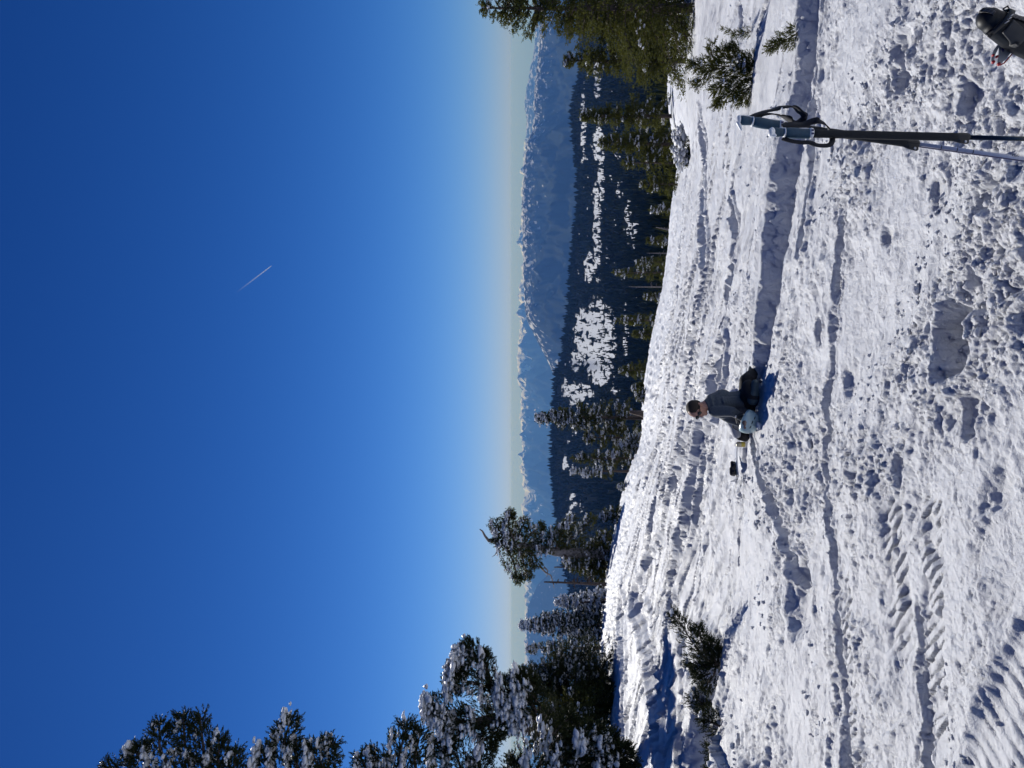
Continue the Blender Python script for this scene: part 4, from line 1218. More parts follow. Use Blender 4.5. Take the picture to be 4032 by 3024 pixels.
ground_tree('fir_sapling', 'single small fir sapling leaning left near the shaded bank on the right', 'sapling', 1722, 72, [
    (((1724, 72, 0), (1705, 82, 0), (1685, 92, 0), (1660, 106, 0)), (.09, .09, .06, .015), 190, 0),
], 75, SP_NEAR, .095, M_GREEN, wood=.010, upd=(0, 0, .3), spread=1.0)
ground_tree('fir_sapling', 'tiny upright fir sapling behind the sapling clump at the right', 'sapling', 1622, 70, [
    (((1624, 68, 0), (1605, 72, 0), (1590, 74, 0), (1582, 72, 0)), (.07, .06, .04, .01), 110, 0),
], 76, SP_NEAR, .08, M_GREEN, wood=.008, upd=(0, 0, .3), spread=1.0)
ground_tree('fir_sapling', 'smallest fir shoot, above the tiny upright sapling', 'sapling', 1580, 66, [
    (((1582, 70, 0), (1570, 66, 0), (1558, 60, 0)), (.06, .05, .015), 60, 0),
], 77, SP_NEAR, .075, M_GREEN, wood=.008, upd=(0, 0, .3), spread=1.0)
ground_tree('low_fir_shrub', 'low snow-covered fir shrub with one dark arm in front of the leaning spire tree', 'shrub', 1490, 330, [
    (((1492, 300, 0), (1480, 310, 0), (1476, 330, 0), (1492, 345, 0)), (.5, .6, .5, .15), 260, 46),
    (((1488, 325, 0), (1494, 345, 0)), (.4, .15), 110, 0),
], 78, SP_MID, .26, M_GREEN, ssz=.26, wood=.03)
print('near foliage tris', TRI)

# ------------------------------------------------------------------ ski poles
def M(name, col, rough=.5, **k): return mat(name, col, rough, **k)


M_BLACK = M('black_plastic', (0.012, 0.013, 0.015), .42, scale=60, bump=.0006)
M_FOAM = M('black_foam', (0.016, 0.018, 0.020), .85, scale=350, bump=.0015)
M_WEB = M('black_webbing', (0.014, 0.015, 0.02), .8, scale=500, bump=.001)
M_TEAL = M('teal_rubber', (0.018, 0.062, 0.105), .55, scale=90, bump=.0004, var=.12)
M_WHITEP = M('white_plastic', (0.86, 0.87, 0.88), .35, var=.03, scale=30)
M_ALU = M('silver_shaft', (0.60, 0.60, 0.68), .3, metal=.15, var=.04, scale=40)
M_NAVY = M('navy_paint', (0.012, 0.014, 0.09), .3, var=.1, scale=30)
M_BSHAFT = M('black_shaft', (0.014, 0.018, 0.024), .25, coat=.5)
M_SCREW = M('steel', (0.5, 0.5, 0.52), .3, metal=1)


def pole(label, axis, d, front):
    """axis: (v, py) of top and of the frame bottom; local frame along the shaft"""
    T0 = np.array(P3(axis[0][0], axis[0][1], d)); T1 = np.array(P3(axis[1][0], axis[1][1], d * .985))
    dirv = (T1 - T0) / np.linalg.norm(T1 - T0)
    zs = -HC - .30
    L = (T0[2] - zs) / -dirv[2]
    root = tag(empty('ski_pole', tuple(T0 + dirv * L)), label, 'ski pole', 'pair of ski poles planted side by side')
    O = T0 + dirv * L
    px = d / FPX

    def at(v, off=0.0, dep=0.0):
        """point on the shaft where it shows at picture row v; off = sideways (px to the right, up in the picture)"""
        k = (v - axis[0][0]) / (axis[1][0] - axis[0][0])
        p = T0 + (T1 - T0) * k
        return p + np.array([off * px, -dep, 0]) - O

    def part(name, mb, m, par=root, smooth=True, label=None):
        o = mb.build(name, m, par, smooth)
        if label: o['label'] = label
        return o

    gt = axis[0][0]
    gl = 92 if front else 96
    # grip: oval section, waisted, flaring at the top
    prof = [(3, 9.5), (10, 10.5), (18, 10), (26, 8.8), (31, 8.6), (33, 10.2), (42, 11.6), (55, 12.0), (68, 11.2), (80, 10.8), (88, 11.5), (gl, 11.2)]
    mb = MB(); pts = [at(gt + a, .8 * math.sin(a / 18)) for a, r in prof]
    mb.tube(pts, [r * px * .95 for a, r in prof], 18)
    part('grip', mb, M_TEAL)
    mb = MB()                                            # white crown with its beak
    if front:
        mb.ell(at(gt + 3, -1, .004), (11.5 * px, 11 * px, 7 * px), nu=18)
        mb.ell(at(gt - 1, -3, .010), (8.5 * px, 9 * px, 6 * px), nu=18)
        mb.cap(at(gt + 2, -6, .010), 5.5 * px, at(gt + 8, -9, .012), 3.6 * px)
    else:
        mb.ell(at(gt + 2, 0), (10 * px, 10 * px, 6 * px), nu=18)
        mb.cap(at(gt + 1, -5), 5.5 * px, at(gt + 7, -20), 2.6 * px)
        mb.cap(at(gt + 3, 8), 3.5 * px, at(gt + 22, 11), 2.2 * px)
    o = part('grip_cap', mb, M_WHITEP); remesh(o, .0011, 3)
    for a, w, r in ((31.5, 3.0, 10.6), (gl - 3, 9, 11.4)):   # white collars
        mb = MB()
        mb.tube([at(gt + a - w / 2), at(gt + a), at(gt + a + w / 2)], [r * px * .96, (r + .8) * px, r * px * .96], 20)
        part('collar', mb, M_WHITEP)
    mb = MB()                                            # white rib running down the back of the grip
    mb.tube([at(gt + a, 10.2 + .5 * math.sin(a / 10), .0) for a in np.linspace(22, gl - 4, 9)], [1.4 * px] * 9, 8)
    part('grip_rib', mb, M_WHITEP)
    for k in (-1, 1):                                    # two slots in the lower collar
        mb = MB(); mb.box(at(gt + gl - 3, 3.6 * k, 11.9 * px), (3.6 * px, .0016, 5.2 * px))
        part('slot', mb, M_NAVY, smooth=False)
    # foam sleeve
    fb = (2070 if front else 1962)
    n = 26
    vs = np.linspace(gt + gl, fb, n)
    wob = .35 * np.sin(np.arange(n) * 1.9) * np.linspace(1, .4, n)
    mb = MB(); mb.tube([at(v) for v in vs], [(8.6 + w) * px for w in wob], 16)
    part('foam_sleeve', mb, M_FOAM)
    # clamp
    c0 = fb
    mb = MB()
    mb.tube([at(c0 - 4), at(c0 + 4), at(c0 + 18), at(c0 + 24)], [8.8 * px, 9.6 * px, 9.4 * px, 8 * px], 16)
    sd = -1
    mb.cap(at(c0 + 2, -9, .004), 4.6 * px, at(c0 + 18, -11, .004), 4.4 * px)
    mb.cap(at(c0 - 14, -6, .002), 2.4 * px, at(c0 + 4, -10, .004), 4.2 * px)
    o = part('flip_lock', mb, M_BLACK); remesh(o, .0013, 3)
    mb = MB(); mb.ell(at(c0 + 13, -11, .0095), (2.9 * px, 1.2 * px, 2.9 * px), nu=14); part('screw', mb, M_SCREW, o)
    # shaft
    mb = MB(); sh = 5.0
    mb.tube([at(c0 + 20), at(2260), at(2350), T0 + dirv * L - O], [sh * px, sh * px, sh * px, .006], 20)
    sht = part('lower_shaft', mb, M_BSHAFT if front else M_ALU)
    if not front:
        mb = MB()                                        # dark painted half of the shaft (towards the left)
        a_ = at(c0 + 26); b_ = at(2340)
        ax = (b_ - a_) / np.linalg.norm(b_ - a_)
        u = np.cross(ax, (0, 1, 0)); u /= np.linalg.norm(u)
        if u[0] > 0: u = -u
        w = np.cross(ax, u)
        if w[1] > 0: w = -w
        V = []; Q = []; r = sh * px + .0006
        for i, e in enumerate((a_, b_)):
            for th in np.linspace(-.6, .62, 7):
                V.append(e + r * (math.cos(th) * u + math.sin(th) * w))
        for j in range(6): Q.append((j, j + 1, j + 8, j + 7))
        mb.add(V, None, Q); part('painted_stripe', mb, M_NAVY, sht)
        for v in (2033, 2067, 2101, 2135 + 33):
            if v > 2150: continue
            mb = MB()
            c = at(v); V = []; Q = []
            for i, off in enumerate((-.0011, .0011)):
                for th in np.linspace(.55, 2.3, 6):
                    V.append(c + ax * off + (sh * px + .0007) * (math.cos(th) * u + math.sin(th) * w))
            for j in range(5): Q.append((j, j + 1, j + 7, j + 6))
            mb.add(V, None, Q); part('scale_mark', mb, M_BLACK, sht)
        cu = bpy.data.curves.new('lettering', 'FONT'); cu.body = 'VEA'; cu.size = .0115; cu.align_x = 'CENTER'; cu.extrude = .0001
        to = bpy.data.objects.new('lettering', cu); SC.collection.objects.link(to); cu.materials.append(M_BLACK)
        
        # letters run along the shaft, their tops to the right
        X = ax; Z = -np.array([0, 1.0, 0]); Z = Z - X * (Z @ X); Z /= np.linalg.norm(Z); Y = np.cross(Z, X)
        p = at(2189, 1.0) + Z * (sh * px * 1.02 + .0007)
        mtx = Matrix(((X[0], Y[0], Z[0], p[0]), (X[1], Y[1], Z[1], p[1]), (X[2], Y[2], Z[2], p[2]), (0, 0, 0, 1)))
        bpy.context.view_layer.update()
        lm = bpy.data.meshes.new_from_object(to.evaluated_get(bpy.context.evaluated_depsgraph_get()))
        bpy.data.objects.remove(to)
        lo = bpy.data.objects.new('lettering', lm); SC.collection.objects.link(lo); lo.parent = sht; lo.matrix_local = mtx
    return root, O


def smooth_poly(P, n=8):
    P = np.array(P, float); out = []
    Q = np.concatenate([[2 * P[0] - P[1]], P, [2 * P[-1] - P[-2]]])
    for i in range(1, len(Q) - 2):
        for t in np.linspace(0, 1, n, endpoint=False):
            a, b, c, d_ = Q[i - 1], Q[i], Q[i + 1], Q[i + 2]
            out.append(.5 * (2 * b + (c - a) * t + (2 * a - 5 * b + 4 * c - d_) * t * t + (3 * b - a - 3 * c + d_) * t ** 3))
    out.append(P[-1]); return np.array(out)


def strap(root, O, pts, width, wdir, name='wrist_strap'):
    P = smooth_poly([np.array(P3(v, p, dd)) - O for v, p, dd in pts])
    mb = MB(); mb.ribbon(P, width, .0034, wdir)
    return mb.build(name, M_WEB, root, True)


rp, Or = pole('left ski pole of the pair, with silver lower shaft and higher grip', ((1594, 259.2), (2212, 343.8)), 2.26, False)
st = strap(rp, Or, [(1618, 256, 2.27), (1630, 249, 2.28), (1650, 242, 2.28), (1672, 237, 2.28), (1690, 232, 2.27), (1712, 231, 2.26), (1728, 241, 2.25), (1737, 252, 2.25), (1730, 260, 2.26), (1716, 263, 2.27), (1700, 256, 2.29), (1686, 250, 2.30), (1668, 246, 2.30), (1648, 248, 2.29), (1634, 254, 2.28)], .024, (.35, .75, .35))
mb = MB(); mb.box(np.array(P3(1688, 240, 2.262)) - Or, (.018, .010, .0035)); mb.build('strap_buckle', M_WHITEP, st)
mb = MB(); mb.ribbon(smooth_poly([np.array(P3(v, p, 2.25)) - Or for v, p in ((1733, 246), (1739, 250), (1736, 258))], 4), .022, .005, (0, 1, .2)); mb.build('strap_pad', M_WEB, st)
fp, Of = pole('right ski pole of the pair, with black lower shaft and lower grip', ((1663, 286.5), (2212, 300)), 2.16, True)
strap(fp, Of, [(1690, 273, 2.19), (1712, 269, 2.19), (1735, 269, 2.19), (1756, 262, 2.18), (1768, 262, 2.17), (1780, 267, 2.17), (1790, 277, 2.17), (1794, 286, 2.18)], .021, (.5, .4, .2))
strap(fp, Of, [(1690, 299, 2.16), (1710, 305, 2.15), (1732, 308, 2.15), (1748, 308, 2.15), (1762, 313, 2.14), (1778, 315, 2.14), (1792, 313, 2.14), (1797, 306, 2.15), (1798, 296, 2.16)], .015, (.6, .5, .1))

# ------------------------------------------------------------------ boot and metal plate, lower right corner
def mesh_pattern(name, base, line, scale, rough=.5):
    m = bpy.data.materials.new(name); m.use_nodes = True; nt = m.node_tree; b = nt.nodes['Principled BSDF']; L = nt.links
    tc = nt.nodes.new('ShaderNodeTexCoord'); mp = nt.nodes.new('ShaderNodeMapping'); L.new(tc.outputs['Object'], mp.inputs[0])
    mp.inputs['Rotation'].default_value = (0, R(38), 0)
    sx = nt.nodes.new('ShaderNodeSeparateXYZ'); L.new(mp.outputs[0], sx.inputs[0])
    outs = []
    for ax in (0, 2):
        a = nt.nodes.new('ShaderNodeMath'); a.operation = 'MULTIPLY'; a.inputs[1].default_value = scale; L.new(sx.outputs[ax], a.inputs[0])
        f = nt.nodes.new('ShaderNodeMath'); f.operation = 'FRACT'; L.new(a.outputs[0], f.inputs[0])
        c = nt.nodes.new('ShaderNodeMath'); c.operation = 'LESS_THAN'; c.inputs[1].default_value = .16; L.new(f.outputs[0], c.inputs[0]); outs.append(c)
    mx = nt.nodes.new('ShaderNodeMath'); mx.operation = 'MAXIMUM'; L.new(outs[0].outputs[0], mx.inputs[0]); L.new(outs[1].outputs[0], mx.inputs[1])
    mc = nt.nodes.new('ShaderNodeMixRGB'); mc.inputs[1].default_value = (*base, 1); mc.inputs[2].default_value = (*line, 1)
    L.new(mx.outputs[0], mc.inputs[0]); L.new(mc.outputs[0], b.inputs['Base Color']); b.inputs['Roughness'].default_value = rough
    return m


M_SHELL = M('black_boot_shell', (0.008, 0.010, 0.013), .5, var=.1, scale=20, spec=.3)
M_SHELL2 = M('charcoal_boot_panel', (0.034, 0.036, 0.040), .6, var=.08, scale=20)
M_GRID = mesh_pattern('grid_mesh', (0.012, 0.013, 0.016), (0.10, 0.095, 0.11), 105)
M_RED = M('red_plastic', (0.42, 0.012, 0.02), .35, var=.1, scale=50)
M_PLATE = M('pale_grey_metal', (0.46, 0.48, 0.49), .45, metal=.2, var=.06, scale=30)


def boot():
    d = 2.35; px = d / FPX
    Pt = lambda v, p, dep=0: np.array(P3(v, p, d)) + np.array([0, dep, 0])
    o0 = Pt(2330, 95)
    root = tag(empty('ski_boot', tuple(o0)), 'black ski boot with grid mesh toe and buckle strap, at the lower right corner', 'boot')
    L = lambda v, p, dep=0: Pt(v, p, dep) - o0
    mb = MB()
    # toe box, instep, and shell running down out of frame; depth gives it real volume
    mb.ell(L(2136, 42), (23 * px, 26 * px, 25 * px), nu=20, nv=12)
    mb.cap(L(2131, 40), 21 * px, L(2150, 51), 27 * px, 16)
    mb.cap(L(2150, 51), 27 * px, L(2185, 66, .01), 31 * px, 16)
    mb.cap(L(2185, 66, .01), 31 * px, L(2230, 74, .03), 37 * px, 16)
    mb.cap(L(2230, 74, .03), 37 * px, L(2300, 84, .06), 42 * px, 16)
    o = mb.build('shell', M_SHELL, root, True); remesh(o, .0035, 5); shell = o
    # grid patches: thin raised panels hugging the shell
    def patch(name, c, r, m, ny, tilt=0):
        V = []; Q = []
        nu, nv = 14, 10
        for i in range(nv + 1):
            for j in range(nu + 1):
                a = (j / nu - .5) * 2; b = (i / nv - .5) * 2
                pa = a * r[0]; pb = b * r[1]
                ca, sa = math.cos(tilt), math.sin(tilt)
                X = c[1] + pa * ca - pb * sa; Y = c[0] + pa * sa + pb * ca
                # bulge toward the camera
                bul = ny * (1 - .55 * a * a) * (1 - .45 * b * b)
                V.append(L(Y, X, -bul * px))
        for i in range(nv):
            for j in range(nu):
                k = i * (nu + 1) + j; Q.append((k, k + 1, k + nu + 2, k + nu + 1))
        mb = MB(); mb.add(V, None, Q); o = mb.build(name, m, root, True)
        sw = o.modifiers.new('w', 'SHRINKWRAP'); sw.target = shell; sw.wrap_method = 'PROJECT'; sw.use_project_y = True; sw.use_negative_direction = True; sw.use_positive_direction = True; sw.offset = .0035; sw.project_limit = .2
        sw.wrap_mode = 'ABOVE_SURFACE'
        md = o.modifiers.new('s', 'SOLIDIFY'); md.thickness = .003; md.offset = 0
        return o
    patch('toe_grid', (2124, 33), (12, 6), M_GRID, 25.5, .9)
    patch('side_grid', (2191, 47), (9, 26), M_GRID, 32.5, -.25)
    patch('lower_panel', (2182, 80), (13, 24), M_SHELL2, 31.5, -.62)
    # strap with buckles sticking out both sides
    mb = MB(); ps = [(2135, 79, .0), (2142, 70, -.030), (2152, 60, -.044), (2163, 46, -.046), (2170, 34, -.036), (2172, 26, -.004)]
    mb.ribbon(smooth_poly([L(*p) for p in ps], 5), .016, .004, (.4, 0, 1)); mb.build('strap', M_BLACK, root, True)
    for a, b in ((( 2130, 73), (2137, 80)), ((2165, 27), (2174, 21))):
        c0 = L(a[0], a[1], -.01); c1 = L(b[0], b[1], -.01)
        u = (c1 - c0); n = np.array([u[2], 0, -u[0]])
        n = n / np.linalg.norm(n) * .007
        mb = MB(); ring = [c0 + n, c1 + n, c1 - n, c0 - n, c0 + n]
        for i in range(4): mb.cap(ring[i], .0022, ring[i + 1], .0022, 8)
        mb.build('buckle', M_BLACK, root, True)
    mb = MB()
    for k, (v, p) in enumerate(((2149, 66), (2155, 58), (2159, 52))): mb.cap(L(v, p, -.048), .0016, L(v + 7, p - 4, -.05), .0016, 8)
    mb.build('rivet', M_SCREW, root, True)
    # red and white trim
    for v, p in ((2206, 27), (2204, 79)):
        mb = MB(); mb.box(L(v, p, -.03), (.012, .010, .016), Matrix.Rotation(.6, 3, 'Y')); mb.box(L(v + 8, p + 2, -.03), (.011, .009, .012), Matrix.Rotation(.6, 3, 'Y'))
        mb.build('trim_piece', M_RED, root)


boot()


def plate():
    d = 2.42; px = d / FPX
    o0 = np.array(P3(2215, 95, d))
    root = tag(empty('crampon', tuple(o0)), 'pale grey forked metal plate with red tips, beside the black boot', 'crampon')

    def slab(name, poly, dep, th, m, hole=None, tilt=0):
        import bmesh
        bm = bmesh.new()
        f = [bm.verts.new(np.array(P3(v, p, d)) + np.array([0, dep + tilt * (p - 90) * px, 0]) - o0) for v, p in poly]
        face = bm.faces.new(f)
        r = bmesh.ops.extrude_face_region(bm, geom=[face])
        bmesh.ops.translate(bm, vec=(0, th, 0), verts=[e for e in r['geom'] if isinstance(e, bmesh.types.BMVert)])
        bmesh.ops.bevel(bm, geom=bm.edges[:], offset=.0008, segments=2, affect='EDGES')
        bmesh.ops.recalc_face_normals(bm, faces=bm.faces[:])
        me = bpy.data.meshes.new(name); bm.to_mesh(me); bm.free(); me.materials.append(m)
        o = bpy.data.objects.new(name, me); SC.collection.objects.link(o); o.parent = root; return o
    slab('plate', [(2162, 90), (2168, 88), (2196, 101), (2190, 107), (2170, 127), (2152, 146), (2146, 140), (2149, 132), (2153, 118), (2157, 104)], 0, .006, M_PLATE, tilt=-.25)
    slab('prong', [(2156, 96), (2160, 98), (2152, 112), (2146, 122), (2142, 138), (2136, 135), (2140, 120), (2146, 108)], .004, .005, M_PLATE, tilt=-.25)
    mb = MB(); mb.ell(np.array(P3(2166, 107, d - .006 - .01)) - o0, (5.5 * px, .003, 3.0 * px), nu=16); mb.build('hole', M_NAVY, root, True)
    for v, p, r in ((2138, 139, 3.6), (2149, 144, 3.8), (2140, 123, 2.6), (2148, 126, 2.8)):
        mb = MB(); mb.ell(np.array(P3(v, p, d)) + np.array([0, -.25 * (p - 90) * px + .001, 0]) - o0, (r * px, .007, r * px), nu=12); mb.build('tip', M_RED, root, True)
    mb = MB(); mb.tube([np.array(P3(v, p, d)) + np.array([0, -.25 * (p - 90) * px + .003, 0]) - o0 for v, p in ((2196, 103), (2178, 124), (2162, 141), (2152, 146))], .0022, 8)
    mb.build('edge_strip', M_RED, root, True)
    # leg that carries it down into the snow
    mb = MB(); mb.cap(np.array(P3(2192, 102, d)) - o0, .008, np.array([.02, -.02, -.25]), .01); mb.build('bracket', M_BLACK, root, True)


plate()

# ------------------------------------------------------------------ seated person and gear
PB = g(1634, 885)
PZ = zg(PB[0], PB[1])
PD = PB[1]; PX = PD / FPX
PG = PZ


def W(v, p, dep=0.0):
    """point at picture position (v, p), dep metres nearer(-)/farther(+) than the person"""
    dd = PD + dep
    return np.array(P3(v, p, dd))


M_SKIN = M('skin', (0.42, 0.22, 0.16), .55, var=.08, scale=30)
M_SWEAT = M('slate_pullover', (0.075, 0.092, 0.108), .9, scale=55, bump=.004, var=.12, sheen=.2)
M_PANTS = M('black_trousers', (0.012, 0.012, 0.014), .85, scale=40, bump=.003)
M_HAIR = M('dark_brown_hair', (0.028, 0.018, 0.012), .8, scale=120, bump=.003)
M_BOOTT = M('teal_grey_boot', (0.045, 0.075, 0.085), .6, var=.15)
M_HELM = M('pale_teal_helmet', (0.36, 0.50, 0.52), .35, var=.06, scale=12, coat=.3)
M_PACK = M('pale_grey_fabric', (0.42, 0.43, 0.48), .85, scale=25, bump=.006, var=.1)
M_LENS = M('amber_lens', (0.20, 0.13, 0.09), .15, coat=.6)
M_CAN = M('can_metal', (0.45, 0.40, 0.30), .35, metal=.6, var=.1)
M_YEL = M('yellow_print', (0.55, 0.42, 0.05), .45)
M_SKI = M('white_ski_topsheet', (0.70, 0.71, 0.72), .35, var=.04, scale=8)


def person():
    o0 = W(1630, 862)
    root = tag(empty('person', tuple(o0)), 'person in slate grey pullover and dark glasses sitting on the snow looking left', 'person')
    T = lambda v, p, dep=0: W(v, p, dep) - o0
    k = PX
    # --- body (skin): head, neck, hands and limbs under the clothes, one surface
    mb = MB()
    hc = T(1504, 884, -.01)
    # head: skull long axis tipped a little forward (toward picture left = down)
    rot = Matrix.Rotation(R(16), 3, 'Y') @ Matrix.Rotation(R(-40), 3, 'Z') @ Matrix.Rotation(R(14), 3, 'X')
    rt = np.array(rot)
    mb.ell(hc + np.array([0, 0, .020]), (.078, .096, .088), rt, 20, 14)
    f = rt @ np.array([0, -1, 0]); u = rt @ np.array([0, 0, 1.0]); s = rt @ np.array([1.0, 0, 0])
    mb.ell(hc - u * .035 + f * .018, (.060, .070, .082), rt, 18, 12)          # face and jaw
    mb.ell(hc - u * .095 + f * .050, (.026, .026, .024), rt)                    # chin
    mb.cap(hc + f * .085 + u * .002, .010, hc + f * .108 - u * .030, .014, 8)   # nose
    mb.ell(hc - u * .062 + f * .082, (.026, .014, .012), rt)                    # mouth
    for sg in (-1, 1):
        mb.ell(hc + s * sg * .077 - f * .006 - u * .014, (.012, .022, .030), rt, 10, 8)   # ears
        mb.ell(hc + s * sg * .032 + f * .070 + u * .016, (.026, .018, .010), rt, 10, 8)   # brow
    mb.cap(hc - u * .05 - f * .025, .056, T(1534, 872), .060)
    chest = T(1556, 876, .02); hips = T(1612, 868, .02)
    mb.cap(T(1536, 872), .07, chest, .115); mb.cap(chest, .11, hips, .11)
    shR = T(1543, 862, .03); shL = T(1544, 888, -.06)
    elb = T(1581, 889, -.20); wr = T(1602, 902, -.17)
    mb.cap(shL, .045, elb, .036); mb.cap(elb, .034, wr, .024)
    elb2 = T(1577, 905, .03); wr2 = T(1598, 915, .0)
    mb.cap(T(1546, 884, .05), .045, elb2, .036); mb.cap(elb2, .034, wr2, .024)

    def hand(w, dirv, side):
        dirv = dirv / np.linalg.norm(dirv); up = np.array([0, -1.0, .3]); up -= dirv * (up @ dirv); up /= np.linalg.norm(up)
        sd = np.cross(dirv, up)
        mb.cap(w, .024, w + dirv * .075, .030)
        for i in range(4):
            b0 = w + dirv * .075 + sd * (i - 1.5) * .019
            l = (.040, .046, .043, .034)[i]
            b1 = b0 + dirv * l - up * .012; b2 = b1 + dirv * l * .5 - up * .024
            mb.cap(b0, .010, b1, .009, 8); mb.cap(b1, .009, b2, .0078, 8)
        t0 = w + dirv * .025 + sd * side * .026; t1 = t0 + dirv * .035 + sd * side * .022; t2 = t1 + dirv * .026 - up * .012
        mb.cap(t0, .012, t1, .011, 8); mb.cap(t1, .011, t2, .009, 8)
    hand(wr, T(1612, 912, -.16) - wr, 1)
    hand(wr2, T(1606, 922, .0) - wr2, -1)
    # legs
    hipA = T(1616, 860, .0); kneeA = T(1613, 822, -.02); ankA = T(1627, 806, .18)
    hipB = T(1618, 866, -.06); kneeB = T(1618, 836, -.24); ankB = T(1627, 858, -.30)
    for a, b, c in ((hipA, kneeA, ankA), (hipB, kneeB, ankB)):
        mb.cap(a, .085, b, .055); mb.cap(b, .052, c, .035)
    o = mb.build('body', M_SKIN, root, True); remesh(o, .0062, 5)
    # --- pullover
    mb = MB()
    mb.tube([T(1525, 876, .0), T(1530, 874), T(1536, 873)], [.066, .072, .10], 16)
    mb.cap(T(1541, 872, .01), .095, chest, .145, 18); mb.cap(T(1540, 866, .02), .085, T(1560, 864, .03), .120, 18)
    mb.cap(chest, .142, T(1590, 870, .02), .128, 18); mb.cap(T(1590, 870, .02), .128, T(1610, 869, .01), .140, 18)
    mb.cap(T(1560, 886, .0), .095, T(1582, 884, .0), .10, 16)
    mb.cap(shL, .068, elb, .054, 14); mb.cap(elb, .052, wr - (wr - elb) * .06, .040, 14)
    mb.cap(T(1546, 884, .05), .068, elb2, .054, 14); mb.cap(elb2, .052, wr2 - (wr2 - elb2) * .06, .040, 14)
    mb.cap(T(1545, 861, .03), .07, T(1560, 857, .03), .065, 14)
    # folds
    q = np.random.default_rng(5)
    for i in range(9):
        v0 = 1560 + i * 5.2; mb.tube(smooth_poly([T(v0, 858, -.09), T(v0 + 3, 868, -.135), T(v0 + 6 + q.uniform(-2, 2), 878, -.125)], 4), .012, 6)
    for i in range(4):
        p_ = shL + (elb - shL) * (.3 + .2 * i); mb.tube([p_ + np.array([.05, -.02, .01]), p_ + np.array([0, -.058, -.01]), p_ + np.array([-.05, -.02, -.025])], .010, 6)
    o = mb.build('pullover', M_SWEAT, root, True); remesh(o, .008, 3)
    mb = MB(); mb.tube(smooth_poly([T(1607, 846, -.02), T(1612, 855, -.12), T(1617, 868, -.15), T(1619, 882, -.10), T(1617, 889, .0)], 4), .012, 6)
    mb.build('hem', M_SWEAT, root, True)
    # --- trousers
    mb = MB()
    mb.cap(hips + np.array([0, 0, -.02]), .135, T(1617, 862, -.02), .120, 16)
    for a, b, c in ((hipA, kneeA, ankA), (hipB, kneeB, ankB)):
        mb.cap(a, .108, b, .080, 16); mb.cap(b, .078, c, .060, 16)
    o = mb.build('trousers', M_PANTS, root, True); remesh(o, .010, 4)
    for c, dirx in ((ankA, np.array([.16, .10, -.02])), (ankB, np.array([.15, -.03, -.01]))):
        mb = MB(); mb.cap(c - dirx * .2, .058, c + dirx * .25, .052, 14); mb.cap(c + dirx * .2 + np.array([0, 0, -.01]), .05, c + dirx, .038, 14)
        o = mb.build('boot', M_BOOTT, root, True); remesh(o, .008, 3)
    # --- hair
    mb = MB()
    mb.ell(hc + u * .030 - f * .010, (.086, .100, .080), rt, 20, 12)
    mb.ell(hc + u * .002 - f * .034, (.084, .074, .070), rt, 20, 12)
    o = mb.build('hair', M_HAIR, root, True); remesh(o, .006, 2)
    # --- dark glasses
    mb = MB()
    for sg in (-1, 1): mb.ell(hc + s * sg * .033 + f * .094 - u * .002, (.028, .010, .022), rt, 14, 8)
    mb.tube([hc + s * -.012 + f * .10, hc + s * .012 + f * .10], .004, 6)
    for sg in (-1, 1): mb.tube([hc + s * sg * .058 + f * .082, hc + s * sg * .082 + f * .01], .004, 6)
    mb.build('dark_glasses', M_BLACK, root, True)


person()


def helmet():
    c = W(1613, 910, -.30); r = .128
    root = tag(empty('ski_helmet', tuple(W(1630, 910, -.30))), 'pale teal ski helmet lying upside down on the snow by the seated person', 'helmet')
    o0 = W(1630, 910, -.30); c = c - o0
    # half shell: opening faces up-left toward the camera
    rot = Matrix.Rotation(R(205), 3, 'Y') @ Matrix.Rotation(R(28), 3, 'X'); rt = np.array(rot)
    V = []; Q = []; nu, nv = 24, 9
    for i in range(nv + 1):
        th = math.pi * .56 * i / nv
        for j in range(nu):
            ph = 2 * math.pi * j / nu
            V.append(c + rt @ np.array([r * .92 * math.sin(th) * math.cos(ph), r * 1.12 * math.sin(th) * math.sin(ph), r * math.cos(th)]))
    for i in range(nv):
        for j in range(nu):
            Q.append((i * nu + j, (i + 1) * nu + j, (i + 1) * nu + (j + 1) % nu, i * nu + (j + 1) % nu))
    mb = MB(); mb.add(V, None, Q); o = mb.build('shell', M_HELM, root, True)
    m = o.modifiers.new('s', 'SOLIDIFY'); m.thickness = .010; m.offset = 1
    V2 = [(np.array(v) - c) * .90 + c for v in V]
    mb = MB(); mb.add(V2, None, Q); o = mb.build('liner', M_BLACK, root, True)
    m = o.modifiers.new('s', 'SOLIDIFY'); m.thickness = .018; m.offset = 1
    base = nv * nu
    e = lambda j: np.array(V[base + j % nu])
    mb = MB(); top = c + rt @ np.array([0, 0, -r * .95])
    mb.ribbon(smooth_poly([e(3), e(3) * .5 + top * .5 + np.array([0, -.04, .02]), top, e(14) * .5 + top * .5, e(14)], 5), .014, .003, (0, 1, 0))
    mb.ribbon(smooth_poly([e(9), e(9) * .6 + top * .4, top], 5), .012, .003, (0, 1, 0))
    mb.build('chin_strap', M_WEB, root, True)
    for bp_, br_ in ((top, (.014, .008, .010)), (e(5), (.016, .01, .014))):
        mb = MB(); mb.ell(bp_, br_); mb.build('buckle', M_WHITEP, root, True)
    # slot vents
    for k in range(3):
        th = math.pi * (.30); ph = 4.2 + k * .5
        p = c + rt @ (np.array([.92 * math.sin(th) * math.cos(ph), 1.12 * math.sin(th) * math.sin(ph), math.cos(th)]) * (r + .011))
        mb = MB(); mb.ell(p, (.020, .006, .005), rt); mb.build('vent', M_BLACK, root, True)


helmet()


